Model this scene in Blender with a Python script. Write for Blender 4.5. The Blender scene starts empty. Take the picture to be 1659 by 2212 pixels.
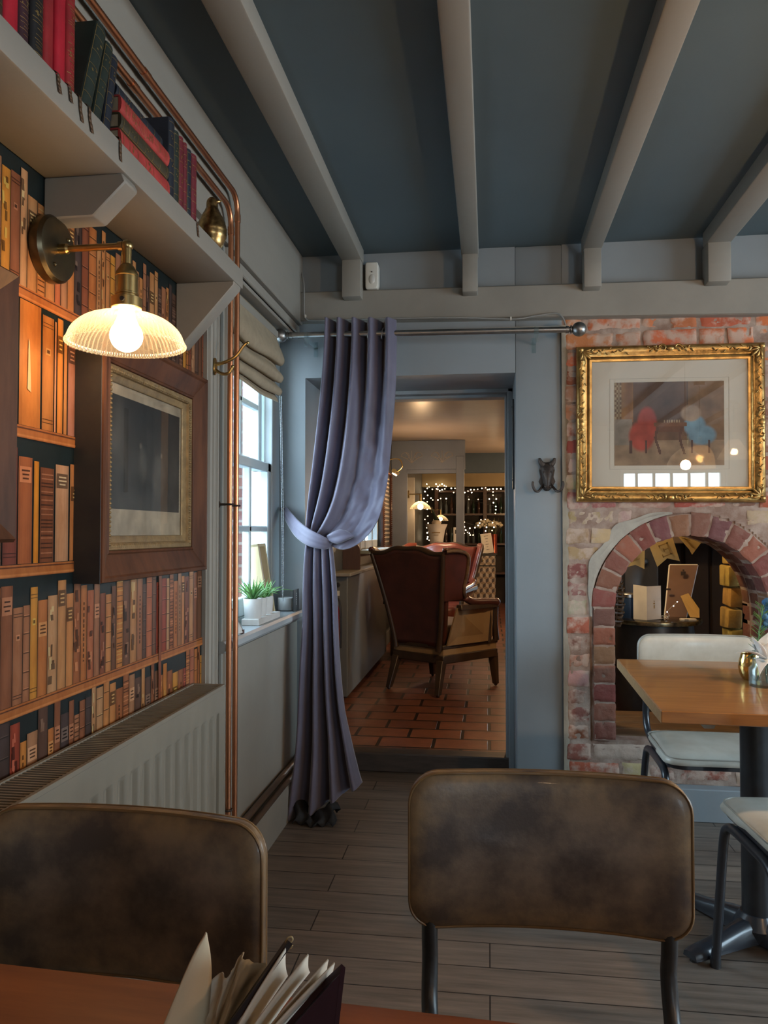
import bpy, bmesh, math, random
from mathutils import Vector, Matrix, noise
rnd = random.Random(11)
SC = bpy.context.scene
C = SC.collection
PI = math.pi
R = math.radians
FPX = 1665.0; YAW = R(7.71); PIT = R(1.5); EYE = 1.2

def ray(px, py):
    x = (px-829.5)/FPX; y = (1106.0-py)/FPX
    f = math.cos(PIT)-y*math.sin(PIT); u = math.sin(PIT)+y*math.cos(PIT)
    X = x*math.cos(YAW)-f*math.sin(YAW); Y = x*math.sin(YAW)+f*math.cos(YAW)
    return X/Y, u/Y
def aY(px, py, Y):
    a, b = ray(px, py); return Vector((a*Y, Y, EYE+b*Y))
def aX(px, py, X):
    a, b = ray(px, py); return aY(px, py, X/a)
def aZ(px, py, Z):
    a, b = ray(px, py); return aY(px, py, (Z-EYE)/b)

# ---------------------------------------------------------------- objects
def tag(o, label=None, cat=None, group=None, kind=None):
    if label: o['label'] = label
    if cat: o['category'] = cat
    if group: o['group'] = group
    if kind: o['kind'] = kind
    return o
def thing(name, label, cat, loc=(0, 0, 0), rz=0.0, group=None):
    o = bpy.data.objects.new(name, None); C.objects.link(o)
    o.empty_display_size = 0.05
    o.location = loc; o.rotation_euler = (0, 0, rz)
    return tag(o, label, cat, group)
def mworld(o):
    return Matrix.LocRotScale(o.location, o.rotation_euler, o.scale)
def copy_tree(o, parent=None):
    c = o.copy(); C.objects.link(c); c.parent = parent
    for ch in list(o.children):
        copy_tree(ch, c)
    return c

class MB:
    def __init__(s, col=False):
        s.bm = bmesh.new(); s.c = (1, 1, 1, 1); s.mi = 0
        s.lay = s.bm.loops.layers.float_color.new('Col') if col else None
    def _paint(s, faces):
        for f in faces:
            f.material_index = s.mi
            if s.lay:
                for l in f.loops: l[s.lay] = s.c
    def col(s, r, g, b): s.c = (r, g, b, 1)
    def face(s, pts):
        vs = [s.bm.verts.new(p) for p in pts]
        f = s.bm.faces.new(vs); s._paint([f]); return f
    def box(s, x0, x1, y0, y1, z0, z1, bev=0.0, seg=1, M=None):
        p = [(x0,y0,z0),(x1,y0,z0),(x1,y1,z0),(x0,y1,z0),(x0,y0,z1),(x1,y0,z1),(x1,y1,z1),(x0,y1,z1)]
        return s.hexa(p, bev, seg, M)
    def hexa(s, p, bev=0.0, seg=1, M=None):
        vs = [s.bm.verts.new((M @ Vector(q)) if M else q) for q in p]
        fs = [s.bm.faces.new([vs[i] for i in q]) for q in ((3,2,1,0),(4,5,6,7),(0,1,5,4),(1,2,6,5),(2,3,7,6),(3,0,4,7))]
        if bev > 0:
            es = list({e for f in fs for e in f.edges})
            r = bmesh.ops.bevel(s.bm, geom=es, offset=bev, segments=seg, profile=0.5, affect='EDGES')
            fs = list({f for v in r['verts'] for f in v.link_faces} | {f for f in r['faces']} | {f for f in fs if f.is_valid})
        s._paint(fs); return fs
    def tube(s, pts, r, n=10, caps=True, closed=False):
        pts = [Vector(p) for p in pts]; N = len(pts)
        rs = r if isinstance(r, (list, tuple)) else [r]*N
        rings = []; prev = None
        for i, p in enumerate(pts):
            if closed: t = (pts[(i+1) % N]-pts[i-1])
            else: t = pts[min(i+1, N-1)]-pts[max(i-1, 0)]
            t.normalize()
            if prev is None:
                a = Vector((0, 0, 1)) if abs(t.z) < 0.9 else Vector((1, 0, 0))
                n1 = t.cross(a).normalized()
            else:
                n1 = (prev - t*prev.dot(t))
                n1 = n1.normalized() if n1.length > 1e-6 else t.orthogonal().normalized()
            prev = n1; n2 = t.cross(n1)
            rings.append([s.bm.verts.new(p+(n1*math.cos(2*PI*k/n)+n2*math.sin(2*PI*k/n))*rs[i]) for k in range(n)])
        fs = []
        for i in range(N if closed else N-1):
            a, b = rings[i], rings[(i+1) % N]
            for k in range(n):
                fs.append(s.bm.faces.new((a[k], a[(k+1) % n], b[(k+1) % n], b[k])))
        if caps and not closed:
            fs.append(s.bm.faces.new(rings[0][::-1])); fs.append(s.bm.faces.new(rings[-1]))
        s._paint(fs); return fs
    def lathe(s, prof, n=28, M=None, rfun=None):
        rings = []
        for (r, z) in prof:
            if r < 1e-6:
                p = Vector((0, 0, z)); rings.append([s.bm.verts.new(M @ p if M else p)])
            else:
                ring = []
                for k in range(n):
                    a = 2*PI*k/n; rr = r*(rfun(a, z) if rfun else 1)
                    p = Vector((rr*math.cos(a), rr*math.sin(a), z)); ring.append(s.bm.verts.new(M @ p if M else p))
                rings.append(ring)
        fs = []
        for a, b in zip(rings, rings[1:]):
            if len(a) == 1 and len(b) == 1: continue
            for k in range(n):
                if len(a) == 1: fs.append(s.bm.faces.new((a[0], b[(k+1) % n], b[k])))
                elif len(b) == 1: fs.append(s.bm.faces.new((a[k], a[(k+1) % n], b[0])))
                else: fs.append(s.bm.faces.new((a[k], a[(k+1) % n], b[(k+1) % n], b[k])))
        s._paint(fs); return fs
    def ball(s, c, r, n=14, sc=(1, 1, 1), M=None):
        m = max(5, n//2)
        T = Matrix.Translation(c) @ (M.to_4x4() if M else Matrix.Identity(4)) @ Matrix.Diagonal((sc[0], sc[1], sc[2], 1))
        return s.lathe([(r*math.sin(PI*i/m), -r*math.cos(PI*i/m)) for i in range(m+1)], n, T)
    def prism(s, poly, axis, a, b, bev=0.0, seg=1):
        def P(q, h):
            if axis == 'x': return (h, q[0], q[1])
            if axis == 'y': return (q[0], h, q[1])
            return (q[0], q[1], h)
        A = [s.bm.verts.new(P(q, a)) for q in poly]; B = [s.bm.verts.new(P(q, b)) for q in poly]
        n = len(poly); fs = [s.bm.faces.new(A[::-1]), s.bm.faces.new(B)]
        for i in range(n): fs.append(s.bm.faces.new((A[i], A[(i+1) % n], B[(i+1) % n], B[i])))
        bmesh.ops.recalc_face_normals(s.bm, faces=fs)
        if bev > 0:
            es = list({e for f in fs for e in f.edges})
            r = bmesh.ops.bevel(s.bm, geom=es, offset=bev, segments=seg, profile=0.5, affect='EDGES')
            fs = list({f for v in r['verts'] for f in v.link_faces} | {f for f in fs if f.is_valid})
        s._paint(fs); return fs
    def grid(s, fn, nu, nv, closed_u=False):
        V = [[s.bm.verts.new(fn(i/(nu if closed_u else nu-1), j/(nv-1))) for i in range(nu)] for j in range(nv)]
        fs = []
        for j in range(nv-1):
            for i in range(nu if closed_u else nu-1):
                k = (i+1) % nu
                fs.append(s.bm.faces.new((V[j][i], V[j][k], V[j+1][k], V[j+1][i])))
        s._paint(fs); return fs
    def panel(s, q, t):
        """thin solid plate from a planar polygon"""
        q = [Vector(p) for p in q]
        nrm = (q[1]-q[0]).cross(q[2]-q[0]).normalized()*t*0.5
        A = [s.bm.verts.new(p-nrm) for p in q]; B = [s.bm.verts.new(p+nrm) for p in q]; n = len(q)
        fs = [s.bm.faces.new(A[::-1]), s.bm.faces.new(B)]
        for i in range(n): fs.append(s.bm.faces.new((A[i], A[(i+1) % n], B[(i+1) % n], B[i])))
        s._paint(fs); return fs
    def build(s, name, mats, parent=None, world=False, smooth=35, mods=None):
        bmesh.ops.recalc_face_normals(s.bm, faces=s.bm.faces)
        me = bpy.data.meshes.new(name); s.bm.to_mesh(me); s.bm.free()
        for m in (mats if isinstance(mats, (list, tuple)) else [mats]): me.materials.append(m)
        if smooth:
            for p in me.polygons: p.use_smooth = True
            if smooth < 180: me.set_sharp_from_angle(angle=R(smooth))
        o = bpy.data.objects.new(name, me); C.objects.link(o)
        if parent:
            o.parent = parent
            if world:
                m = Matrix.Identity(4); q = parent
                while q: m = q.matrix_parent_inverse @ mworld(q) @ m; q = q.parent
                o.matrix_parent_inverse = m.inverted()
        for k, v in (mods or []):
            md = o.modifiers.new(k, k)
            for a, b in v.items(): setattr(md, a, b)
        return o

def spline(pts, n):
    """Catmull-Rom through points, n samples"""
    pts = [Vector(p) for p in pts]; out = []
    m = len(pts)-1
    for i in range(n):
        t = i/(n-1)*m; k = min(int(t), m-1); f = t-k
        p0 = pts[max(k-1, 0)]; p1 = pts[k]; p2 = pts[k+1]; p3 = pts[min(k+2, m)]
        out.append(0.5*((2*p1)+(p2-p0)*f+(2*p0-5*p1+4*p2-p3)*f*f+(3*p1-p0-3*p2+p3)*f**3))
    return out
def arc(c, r, a0, a1, n, ax='xy'):
    o = []
    for i in range(n):
        a = a0+(a1-a0)*i/(n-1); u, v = r*math.cos(a), r*math.sin(a)
        o.append((c[0]+u, c[1]+v, c[2]) if ax == 'xy' else ((c[0]+u, c[1], c[2]+v) if ax == 'xz' else (c[0], c[1]+u, c[2]+v)))
    return o
def rrect(w, h, r, n=5):
    o = []
    for cx, cy, a in ((w-r, h-r, 0), (-w+r, h-r, PI/2), (-w+r, -h+r, PI), (w-r, -h+r, 1.5*PI)):
        for i in range(n+1):
            t = a+PI/2*i/n; o.append((cx+r*math.cos(t), cy+r*math.sin(t)))
    return o

# ---------------------------------------------------------------- materials
def mat(name, c, c2=None, rough=0.5, metal=0.0, scale=6.0, lo=0.35, hi=0.65, detail=5.0, bump=0.0, bscale=80.0,
        coat=0.0, sheen=0.0, spec=0.5, attr=False, amix=0.0, stretch=(1, 1, 1), bstretch=(1, 1, 1), rvar=0.0, sub=0.0):
    m = bpy.data.materials.new(name); m.use_nodes = True
    nt = m.node_tree; N = nt.nodes; L = nt.links; b = N['Principled BSDF']
    tc = N.new('ShaderNodeTexCoord')
    def nz(sc, st, det=detail):
        mp = N.new('ShaderNodeMapping'); mp.inputs['Scale'].default_value = st
        L.new(tc.outputs['Object'], mp.inputs['Vector'])
        n = N.new('ShaderNodeTexNoise'); n.inputs['Scale'].default_value = sc; n.inputs['Detail'].default_value = det
        n.inputs['Roughness'].default_value = 0.6
        L.new(mp.outputs['Vector'], n.inputs['Vector']); return n
    b.inputs['Roughness'].default_value = rough; b.inputs['Metallic'].default_value = metal
    b.inputs['Coat Weight'].default_value = coat; b.inputs['Sheen Weight'].default_value = sheen
    b.inputs['Specular IOR Level'].default_value = spec
    if sheen: b.inputs['Sheen Roughness'].default_value = 0.4
    if c2 is None: c2 = tuple(x*0.82 for x in c)
    n = nz(scale, stretch)
    rp = N.new('ShaderNodeMapRange'); rp.inputs['From Min'].default_value = lo; rp.inputs['From Max'].default_value = hi
    L.new(n.outputs['Fac'], rp.inputs['Value'])
    mx = N.new('ShaderNodeMix'); mx.data_type = 'RGBA'
    L.new(rp.outputs['Result'], mx.inputs['Factor'])
    mx.inputs['A'].default_value = (*c, 1); mx.inputs['B'].default_value = (*c2, 1)
    out = mx.outputs['Result']
    if attr:
        at = N.new('ShaderNodeAttribute'); at.attribute_name = 'Col'
        m2 = N.new('ShaderNodeMix'); m2.data_type = 'RGBA'; m2.blend_type = 'MULTIPLY'; m2.inputs['Factor'].default_value = 1
        if amix:
            m3 = N.new('ShaderNodeMix'); m3.data_type = 'RGBA'
            mm = N.new('ShaderNodeMath'); mm.operation = 'MULTIPLY'; mm.inputs[1].default_value = amix
            L.new(rp.outputs['Result'], mm.inputs[0]); L.new(mm.outputs[0], m3.inputs['Factor'])
            L.new(at.outputs['Color'], m3.inputs['A']); m3.inputs['B'].default_value = (*c2, 1); out = m3.outputs['Result']
        else:
            L.new(at.outputs['Color'], m2.inputs['A']); L.new(out, m2.inputs['B']); out = m2.outputs['Result']
    L.new(out, b.inputs['Base Color'])
    if rvar:
        rr = N.new('ShaderNodeMapRange'); rr.inputs['To Min'].default_value = rough-rvar; rr.inputs['To Max'].default_value = rough+rvar
        L.new(n.outputs['Fac'], rr.inputs['Value']); L.new(rr.outputs['Result'], b.inputs['Roughness'])
    if bump:
        n2 = nz(bscale, bstretch); bp = N.new('ShaderNodeBump'); bp.inputs['Strength'].default_value = bump; bp.inputs['Distance'].default_value = 0.004
        L.new(n2.outputs['Fac'], bp.inputs['Height']); L.new(bp.outputs['Normal'], b.inputs['Normal'])
    return m

def emit(name, c, s):
    m = bpy.data.materials.new(name); m.use_nodes = True
    b = m.node_tree.nodes['Principled BSDF']
    b.inputs['Base Color'].default_value = (*c, 1); b.inputs['Emission Color'].default_value = (*c, 1); b.inputs['Emission Strength'].default_value = s
    return m
def thin_glass(name, tint=(1, 1, 1), refl=0.08, frost=0.0, fc=(1, 1, 1), rough=0.02, edge=0.0):
    """thin clear pane: see-through with a weak mirror reflection, optionally cloudy"""
    m = bpy.data.materials.new(name); m.use_nodes = True
    nt = m.node_tree; N = nt.nodes; L = nt.links; N.remove(N['Principled BSDF']); o = N['Material Output']
    t = N.new('ShaderNodeBsdfTransparent'); t.inputs['Color'].default_value = (*tint, 1)
    g = N.new('ShaderNodeBsdfGlossy'); g.inputs['Roughness'].default_value = rough
    lw = N.new('ShaderNodeLayerWeight'); pw = N.new('ShaderNodeMath'); pw.operation = 'POWER'; pw.inputs[1].default_value = 5.0
    L.new(lw.outputs['Facing'], pw.inputs[0])
    ma = N.new('ShaderNodeMath'); ma.operation = 'MULTIPLY_ADD'; ma.inputs[1].default_value = 0.6; ma.inputs[2].default_value = refl*0.6
    L.new(pw.outputs[0], ma.inputs[0])
    mx = N.new('ShaderNodeMixShader'); L.new(ma.outputs[0], mx.inputs[0]); L.new(t.outputs[0], mx.inputs[1]); L.new(g.outputs[0], mx.inputs[2])
    last = mx
    if frost:
        d = N.new('ShaderNodeBsdfDiffuse'); d.inputs['Color'].default_value = (*fc, 1)
        tr = N.new('ShaderNodeBsdfTranslucent'); tr.inputs['Color'].default_value = (*fc, 1)
        m2 = N.new('ShaderNodeMixShader'); m2.inputs[0].default_value = 0.5; L.new(d.outputs[0], m2.inputs[1]); L.new(tr.outputs[0], m2.inputs[2])
        m3 = N.new('ShaderNodeMixShader'); m3.inputs[0].default_value = frost
        if edge:
            e2 = N.new('ShaderNodeMath'); e2.operation = 'POWER'; e2.inputs[1].default_value = 2.0; L.new(lw.outputs['Facing'], e2.inputs[0])
            e3 = N.new('ShaderNodeMath'); e3.operation = 'MULTIPLY_ADD'; e3.inputs[1].default_value = edge; e3.inputs[2].default_value = frost; e3.use_clamp = True
            L.new(e2.outputs[0], e3.inputs[0]); L.new(e3.outputs[0], m3.inputs[0])
        L.new(mx.outputs[0], m3.inputs[1]); L.new(m2.outputs[0], m3.inputs[2]); last = m3
    L.new(last.outputs[0], o.inputs['Surface']); return m

def brickmat(name, c1, c2, cm, bw, bh, ms, rough, axes='xy', bump=0.4, off=0.5, nz=0.5, spec=0.5, noff=(0, 0, 0)):
    m = bpy.data.materials.new(name); m.use_nodes = True
    nt = m.node_tree; N = nt.nodes; L = nt.links; b = N['Principled BSDF']; b.inputs['Roughness'].default_value = rough
    b.inputs['Specular IOR Level'].default_value = spec
    tc = N.new('ShaderNodeTexCoord'); sp = N.new('ShaderNodeSeparateXYZ'); cb = N.new('ShaderNodeCombineXYZ')
    L.new(tc.outputs['Object'], sp.inputs[0])
    L.new(sp.outputs[axes[0].upper()], cb.inputs[0]); L.new(sp.outputs[axes[1].upper()], cb.inputs[1])
    br = N.new('ShaderNodeTexBrick'); br.inputs['Scale'].default_value = 1; br.inputs['Brick Width'].default_value = bw
    br.inputs['Row Height'].default_value = bh; br.inputs['Mortar Size'].default_value = ms; br.offset = off
    br.inputs['Mortar Smooth'].default_value = 0.2; br.inputs['Bias'].default_value = 0
    br.inputs['Color1'].default_value = (*c1, 1); br.inputs['Color2'].default_value = (*c2, 1); br.inputs['Mortar'].default_value = (*cm, 1)
    L.new(cb.outputs[0], br.inputs['Vector'])
    mp = N.new('ShaderNodeMapping')
    mp.inputs['Scale'].default_value = (3, 40, 10) if axes == 'xy' and bw > 0.8 else (12, 12, 12)
    L.new(tc.outputs['Object'], mp.inputs['Vector'])
    n = N.new('ShaderNodeTexNoise'); n.inputs['Scale'].default_value = 1.0; n.inputs['Detail'].default_value = 8; n.inputs['Roughness'].default_value = 0.65
    L.new(mp.outputs[0], n.inputs['Vector'])
    mr = N.new('ShaderNodeMapRange'); mr.inputs['From Min'].default_value = 0.3; mr.inputs['From Max'].default_value = 0.7
    mr.inputs['To Min'].default_value = 1-nz; mr.inputs['To Max'].default_value = 1+nz; L.new(n.outputs['Fac'], mr.inputs['Value'])
    vm = N.new('ShaderNodeVectorMath'); vm.operation = 'SCALE'; L.new(br.outputs['Color'], vm.inputs[0]); L.new(mr.outputs[0], vm.inputs['Scale'])
    L.new(vm.outputs[0], b.inputs['Base Color'])
    bp = N.new('ShaderNodeBump'); bp.inputs['Strength'].default_value = bump; bp.inputs['Distance'].default_value = 0.006; bp.invert = True
    ad = N.new('ShaderNodeMath'); ad.operation = 'MULTIPLY_ADD'; ad.inputs[1].default_value = 0.25; L.new(n.outputs['Fac'], ad.inputs[0]); L.new(br.outputs['Fac'], ad.inputs[2])
    L.new(ad.outputs[0], bp.inputs['Height']); L.new(bp.outputs['Normal'], b.inputs['Normal'])
    return m

m_paint = mat('grey_wall_paint', (0.30, 0.275, 0.235), (0.265, 0.243, 0.208), rough=0.55, scale=3, bump=0.12, bscale=40)
m_blue = mat('blue_grey_wall_paint', (0.255, 0.28, 0.295), (0.23, 0.255, 0.27), rough=0.5, scale=2.5, bump=0.25, bscale=14)
m_ceil = mat('dark_blue_ceiling_paint', (0.086, 0.120, 0.136), (0.077, 0.108, 0.123), rough=0.58, scale=2, bump=0.05, bscale=120)
m_beam = mat('grey_beam_paint', (0.285, 0.26, 0.222), (0.24, 0.22, 0.19), rough=0.6, scale=4, bump=0.22, bscale=18, stretch=(1, 0.2, 1))
m_floor = brickmat('worn_oak_boards', (0.175, 0.135, 0.105), (0.13, 0.105, 0.085), (0.018, 0.013, 0.01), 1.45, 0.128, 0.0022, 0.42, 'xy', 0.35, 0.37, 0.42)
m_tile = brickmat('terracotta_floor_tiles', (0.20, 0.072, 0.040), (0.13, 0.046, 0.028), (0.016, 0.010, 0.008), 0.29, 0.19, 0.010, 0.36, 'xy', 0.5, 0.5, 0.3)
m_outbrick = brickmat('outside_brick', (0.085, 0.028, 0.02), (0.065, 0.021, 0.016), (0.11, 0.085, 0.07), 0.225, 0.075, 0.010, 0.85, 'xz', 0.4)
m_outbrick2 = brickmat('outside_brick_end', (0.42, 0.17, 0.12), (0.34, 0.13, 0.09), (0.55, 0.48, 0.42), 0.225, 0.075, 0.010, 0.85, 'yz', 0.4)
m_outwhite = mat('outside_white_render', (0.115, 0.145, 0.15), (0.105, 0.135, 0.14), rough=0.8)
m_wallpaper = mat('book_wallpaper', (1, 1, 1), (0.70, 0.58, 0.46), rough=0.42, scale=34, lo=0.42, hi=0.75, attr=True, spec=0.35, stretch=(1, 1, 0.35))
m_brick = mat('limewashed_brick', (1, 1, 1), (0.52, 0.39, 0.31), rough=0.88, scale=15, lo=0.44, hi=0.58, attr=True, amix=0.85, bump=1.0, bscale=30, detail=8)
m_brickclean = mat('arch_brick', (1, 1, 1), (0.36, 0.25, 0.19), rough=0.85, scale=22, lo=0.50, hi=0.80, attr=True, amix=0.38, bump=1.0, bscale=45, detail=9)
m_mortar = mat('pale_lime_mortar', (0.46, 0.355, 0.29), (0.25, 0.155, 0.115), rough=0.9, scale=13, bump=1.0, bscale=36, detail=8)
m_plaster = mat('beige_plaster_edge', (0.33, 0.28, 0.21), (0.25, 0.21, 0.16), rough=0.8, scale=9, bump=0.5, bscale=30)
m_copper = mat('aged_copper', (0.62, 0.27, 0.14), (0.52, 0.21, 0.105), rough=0.34, metal=1, scale=5)
m_brass = mat('brushed_brass', (0.55, 0.40, 0.17), (0.42, 0.30, 0.13), rough=0.3, metal=1, scale=20)
m_oldbrass = mat('tarnished_brass', (0.20, 0.16, 0.09), (0.11, 0.09, 0.06), rough=0.33, metal=1, scale=7)
m_black = mat('black_metal', (0.018, 0.018, 0.020), (0.03, 0.03, 0.032), rough=0.38, scale=15, bump=0.05)
m_navytube = mat('blue_black_tube', (0.022, 0.026, 0.034), (0.03, 0.034, 0.042), rough=0.3, scale=12, coat=0.3)
m_steel = mat('brushed_steel', (0.50, 0.49, 0.48), (0.42, 0.41, 0.40), rough=0.3, metal=1, scale=30)
m_pewter = mat('pewter', (0.36, 0.34, 0.32), (0.28, 0.27, 0.26), rough=0.38, metal=1, scale=14)
m_iron = mat('rusty_iron', (0.085, 0.062, 0.05), (0.05, 0.04, 0.036), rough=0.55, metal=0.6, scale=50, bump=0.5, bscale=120)
m_goldframe = mat('old_gilt', (0.56, 0.34, 0.11), (0.24, 0.13, 0.045), rough=0.36, metal=0.85, scale=22, lo=0.38, hi=0.72, bump=0.45, bscale=70)
m_gold = mat('polished_gold', (0.80, 0.58, 0.22), (0.62, 0.42, 0.14), rough=0.2, metal=1, scale=12)
m_antique = mat('antique_gold', (0.56, 0.37, 0.15), (0.16, 0.09, 0.04), rough=0.32, metal=1, scale=46)
m_darkwood = mat('dark_mahogany', (0.075, 0.028, 0.016), (0.04, 0.016, 0.010), rough=0.3, scale=7, stretch=(3, 1, 3), coat=0.25, bump=0.06, bscale=40)
m_brownwood = mat('brown_frame_wood', (0.12, 0.046, 0.022), (0.06, 0.024, 0.013), rough=0.55, spec=0.18, scale=6, stretch=(4, 4, 0.6), coat=0.0, bump=0.06, bscale=50)
m_blackside = mat('black_frame_side', (0.016, 0.016, 0.018), (0.026, 0.024, 0.022), rough=0.55, scale=20)
m_tabletop = mat('honey_oak_table', (0.44, 0.195, 0.055), (0.30, 0.125, 0.036), rough=0.30, scale=5, stretch=(1, 9, 9), coat=0.35, bump=0.02)
m_tableedge = mat('pale_oak_edge', (0.42, 0.26, 0.12), (0.34, 0.20, 0.09), rough=0.4, scale=10, stretch=(1, 6, 9))
m_neartable = mat('red_brown_table', (0.30, 0.085, 0.024), (0.19, 0.05, 0.015), rough=0.38, scale=4, stretch=(1, 10, 10), coat=0.12)
m_leather = mat('worn_brown_leather', (1, 1, 1), (0.062, 0.046, 0.042), rough=0.42, scale=9.0, lo=0.38, hi=0.62, detail=9, bump=0.10, bscale=160, rvar=0.10, coat=0.08, attr=True, amix=0.92)
m_leatheredge = mat('tan_leather_edge', (0.20, 0.115, 0.048), (0.15, 0.085, 0.036), rough=0.4, scale=20)
m_cream = mat('cream_leather', (1, 1, 1), (0.34, 0.31, 0.24), rough=0.36, scale=5, lo=0.42, hi=0.75, bump=0.06, bscale=120, coat=0.15, attr=True, amix=0.8)
m_creamedge = mat('cream_leather_piping', (0.40, 0.39, 0.34), rough=0.4)
m_velvet = mat('grey_violet_velvet', (0.150, 0.138, 0.192), (0.115, 0.105, 0.150), rough=0.5, scale=5, sheen=0.55, bump=0.15, bscale=30, spec=0.3)
m_lining = mat('black_curtain_lining', (0.012, 0.012, 0.014), rough=0.8)
m_blind = mat('beige_linen_blind', (0.36, 0.285, 0.19), (0.31, 0.245, 0.165), rough=0.85, scale=30, bump=0.2, bscale=300)
m_white = mat('white_paint', (0.74, 0.75, 0.74), (0.70, 0.71, 0.70), rough=0.45, scale=5)
m_sash = mat('pale_blue_grey_sash', (0.44, 0.50, 0.52), (0.40, 0.46, 0.48), rough=0.4, scale=6)
m_plastic = mat('white_plastic', (0.70, 0.66, 0.58), (0.66, 0.62, 0.55), rough=0.35)
m_paper = mat('cream_paper', (0.66, 0.60, 0.50), (0.60, 0.54, 0.45), rough=0.75, scale=20)
m_mount = mat('cream_mount_board', (0.66, 0.58, 0.47), (0.63, 0.55, 0.44), rough=0.8, scale=3)
m_whitecard = mat('white_card', (0.74, 0.73, 0.70), rough=0.6)
m_radiator = mat('grey_radiator_paint', (0.225, 0.20, 0.158), (0.20, 0.18, 0.145), rough=0.42, scale=5)
m_grille = mat('radiator_grille_paint', (0.15, 0.14, 0.12), rough=0.5)
m_leaf = mat('green_leaf', (0.16, 0.34, 0.09), (0.07, 0.19, 0.06), rough=0.45, scale=25)
m_darkleaf = mat('dark_green_leaf', (0.05, 0.13, 0.06), (0.03, 0.09, 0.05), rough=0.5, scale=25)
m_petal = mat('white_petal', (0.80, 0.82, 0.82), (0.72, 0.75, 0.75), rough=0.6, scale=12)
m_pot = mat('white_ceramic', (0.70, 0.68, 0.66), rough=0.5)
m_wash = mat('whitewashed_wood', (0.66, 0.63, 0.60), (0.52, 0.48, 0.44), rough=0.6, scale=14, stretch=(1, 0.2, 1))
m_winglass = thin_glass('window_glass', (1, 1, 1), 0.07)
m_picglass = thin_glass('picture_glass', (1, 1, 1), 0.09, rough=0.0)
m_clear = thin_glass('clear_glass', (0.92, 0.97, 0.98), 0.12, 0.04, (0.8, 0.9, 0.95))
m_shade = thin_glass('ribbed_glass', (1.0, 0.97, 0.90), 0.12, 0.10, (1.0, 0.94, 0.84), 0.1, 0.75)
m_bulb = emit('lit_bulb', (1.0, 0.65, 0.33), 42)
SKY = 11.0; EXPO = 0.54
# ================================================================ SETTING
LX = -0.86; FY = 3.42; BY = -2.6; RX = 3.4; CZ = 2.46
def struct(name, mb, m, parent=None, smooth=35, mods=None):
    o = mb.build(name, m, parent, smooth=smooth, mods=mods)
    if parent is None: o['kind'] = 'structure'
    return o
b = MB(); b.box(-1.1, RX+0.1, BY-0.1, 3.90, -0.06, 0.0); struct('floor', b, m_floor, smooth=0)
b = MB(); b.box(-1.3, 3.3, 3.94, 13.2, -0.06, 0.09); struct('floor.001', b, m_tile, smooth=0)
b = MB(); b.box(-1.1, RX+0.1, BY-0.1, 3.5, CZ, CZ+0.08); struct('ceiling', b, m_ceil, smooth=0)
m_hallceil = mat('glossy_cream_hall_ceiling', (0.42, 0.34, 0.27), (0.38, 0.31, 0.25), rough=0.26, scale=2.5, bump=0.12, bscale=5, spec=0.6)
b = MB(); b.box(-1.3, 3.3, 3.9, 9.5, 2.17, 2.25); struct('ceiling.001', b, m_hallceil, smooth=0)
# threshold board at the doorway step
b = MB(); b.box(-0.84, 0.13, 3.85, 3.96, 0.0, 0.094, 0.006); struct('trim_1', b, mat('worn_threshold_wood', (0.075, 0.058, 0.048), (0.045, 0.035, 0.03), rough=0.5, scale=8, stretch=(1, 6, 6), bump=0.3, bscale=20))

# --- left wall, with the window hole (Y 2.44..3.36, z 0.84..2.10)
b = MB()
b.box(-1.085, LX-0.002, BY-0.1, 2.44, 0, CZ)
b.box(-1.085, LX, 2.44, 3.44, 0, 0.80)
b.box(-1.085, LX, 2.44, 3.44, 2.10, CZ)
b.box(-1.085, -0.985, 3.33, 3.44, 0.80, 2.10)
struct('wall_left', b, m_paint)
# --- wallpaper printed with bookshelves
b = MB(col=True)
Y0, Y1 = -0.6, 2.243
PX = LX
def wq(y0, y1, z0, z1, d, tilt=0):
    x = PX+0.0006*d
    b.face([(x, y0, z0), (x, y1, z0), (x, y1+tilt, z1), (x, y0+tilt, z1)])
b.col(0.006, 0.012, 0.013); wq(Y0, Y1, 0.0, 2.0, 0)
PAL = [(0.42, 0.24, 0.10), (0.36, 0.17, 0.06), (0.26, 0.12, 0.055), (0.46, 0.30, 0.15), (0.18, 0.075, 0.045), (0.42, 0.22, 0.06),
       (0.24, 0.055, 0.035), (0.05, 0.045, 0.055), (0.13, 0.075, 0.05), (0.46, 0.34, 0.21), (0.30, 0.20, 0.13), (0.20, 0.10, 0.06),
       (0.52, 0.31, 0.06), (0.085, 0.06, 0.055), (0.36, 0.155, 0.085), (0.28, 0.16, 0.10)]
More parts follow.
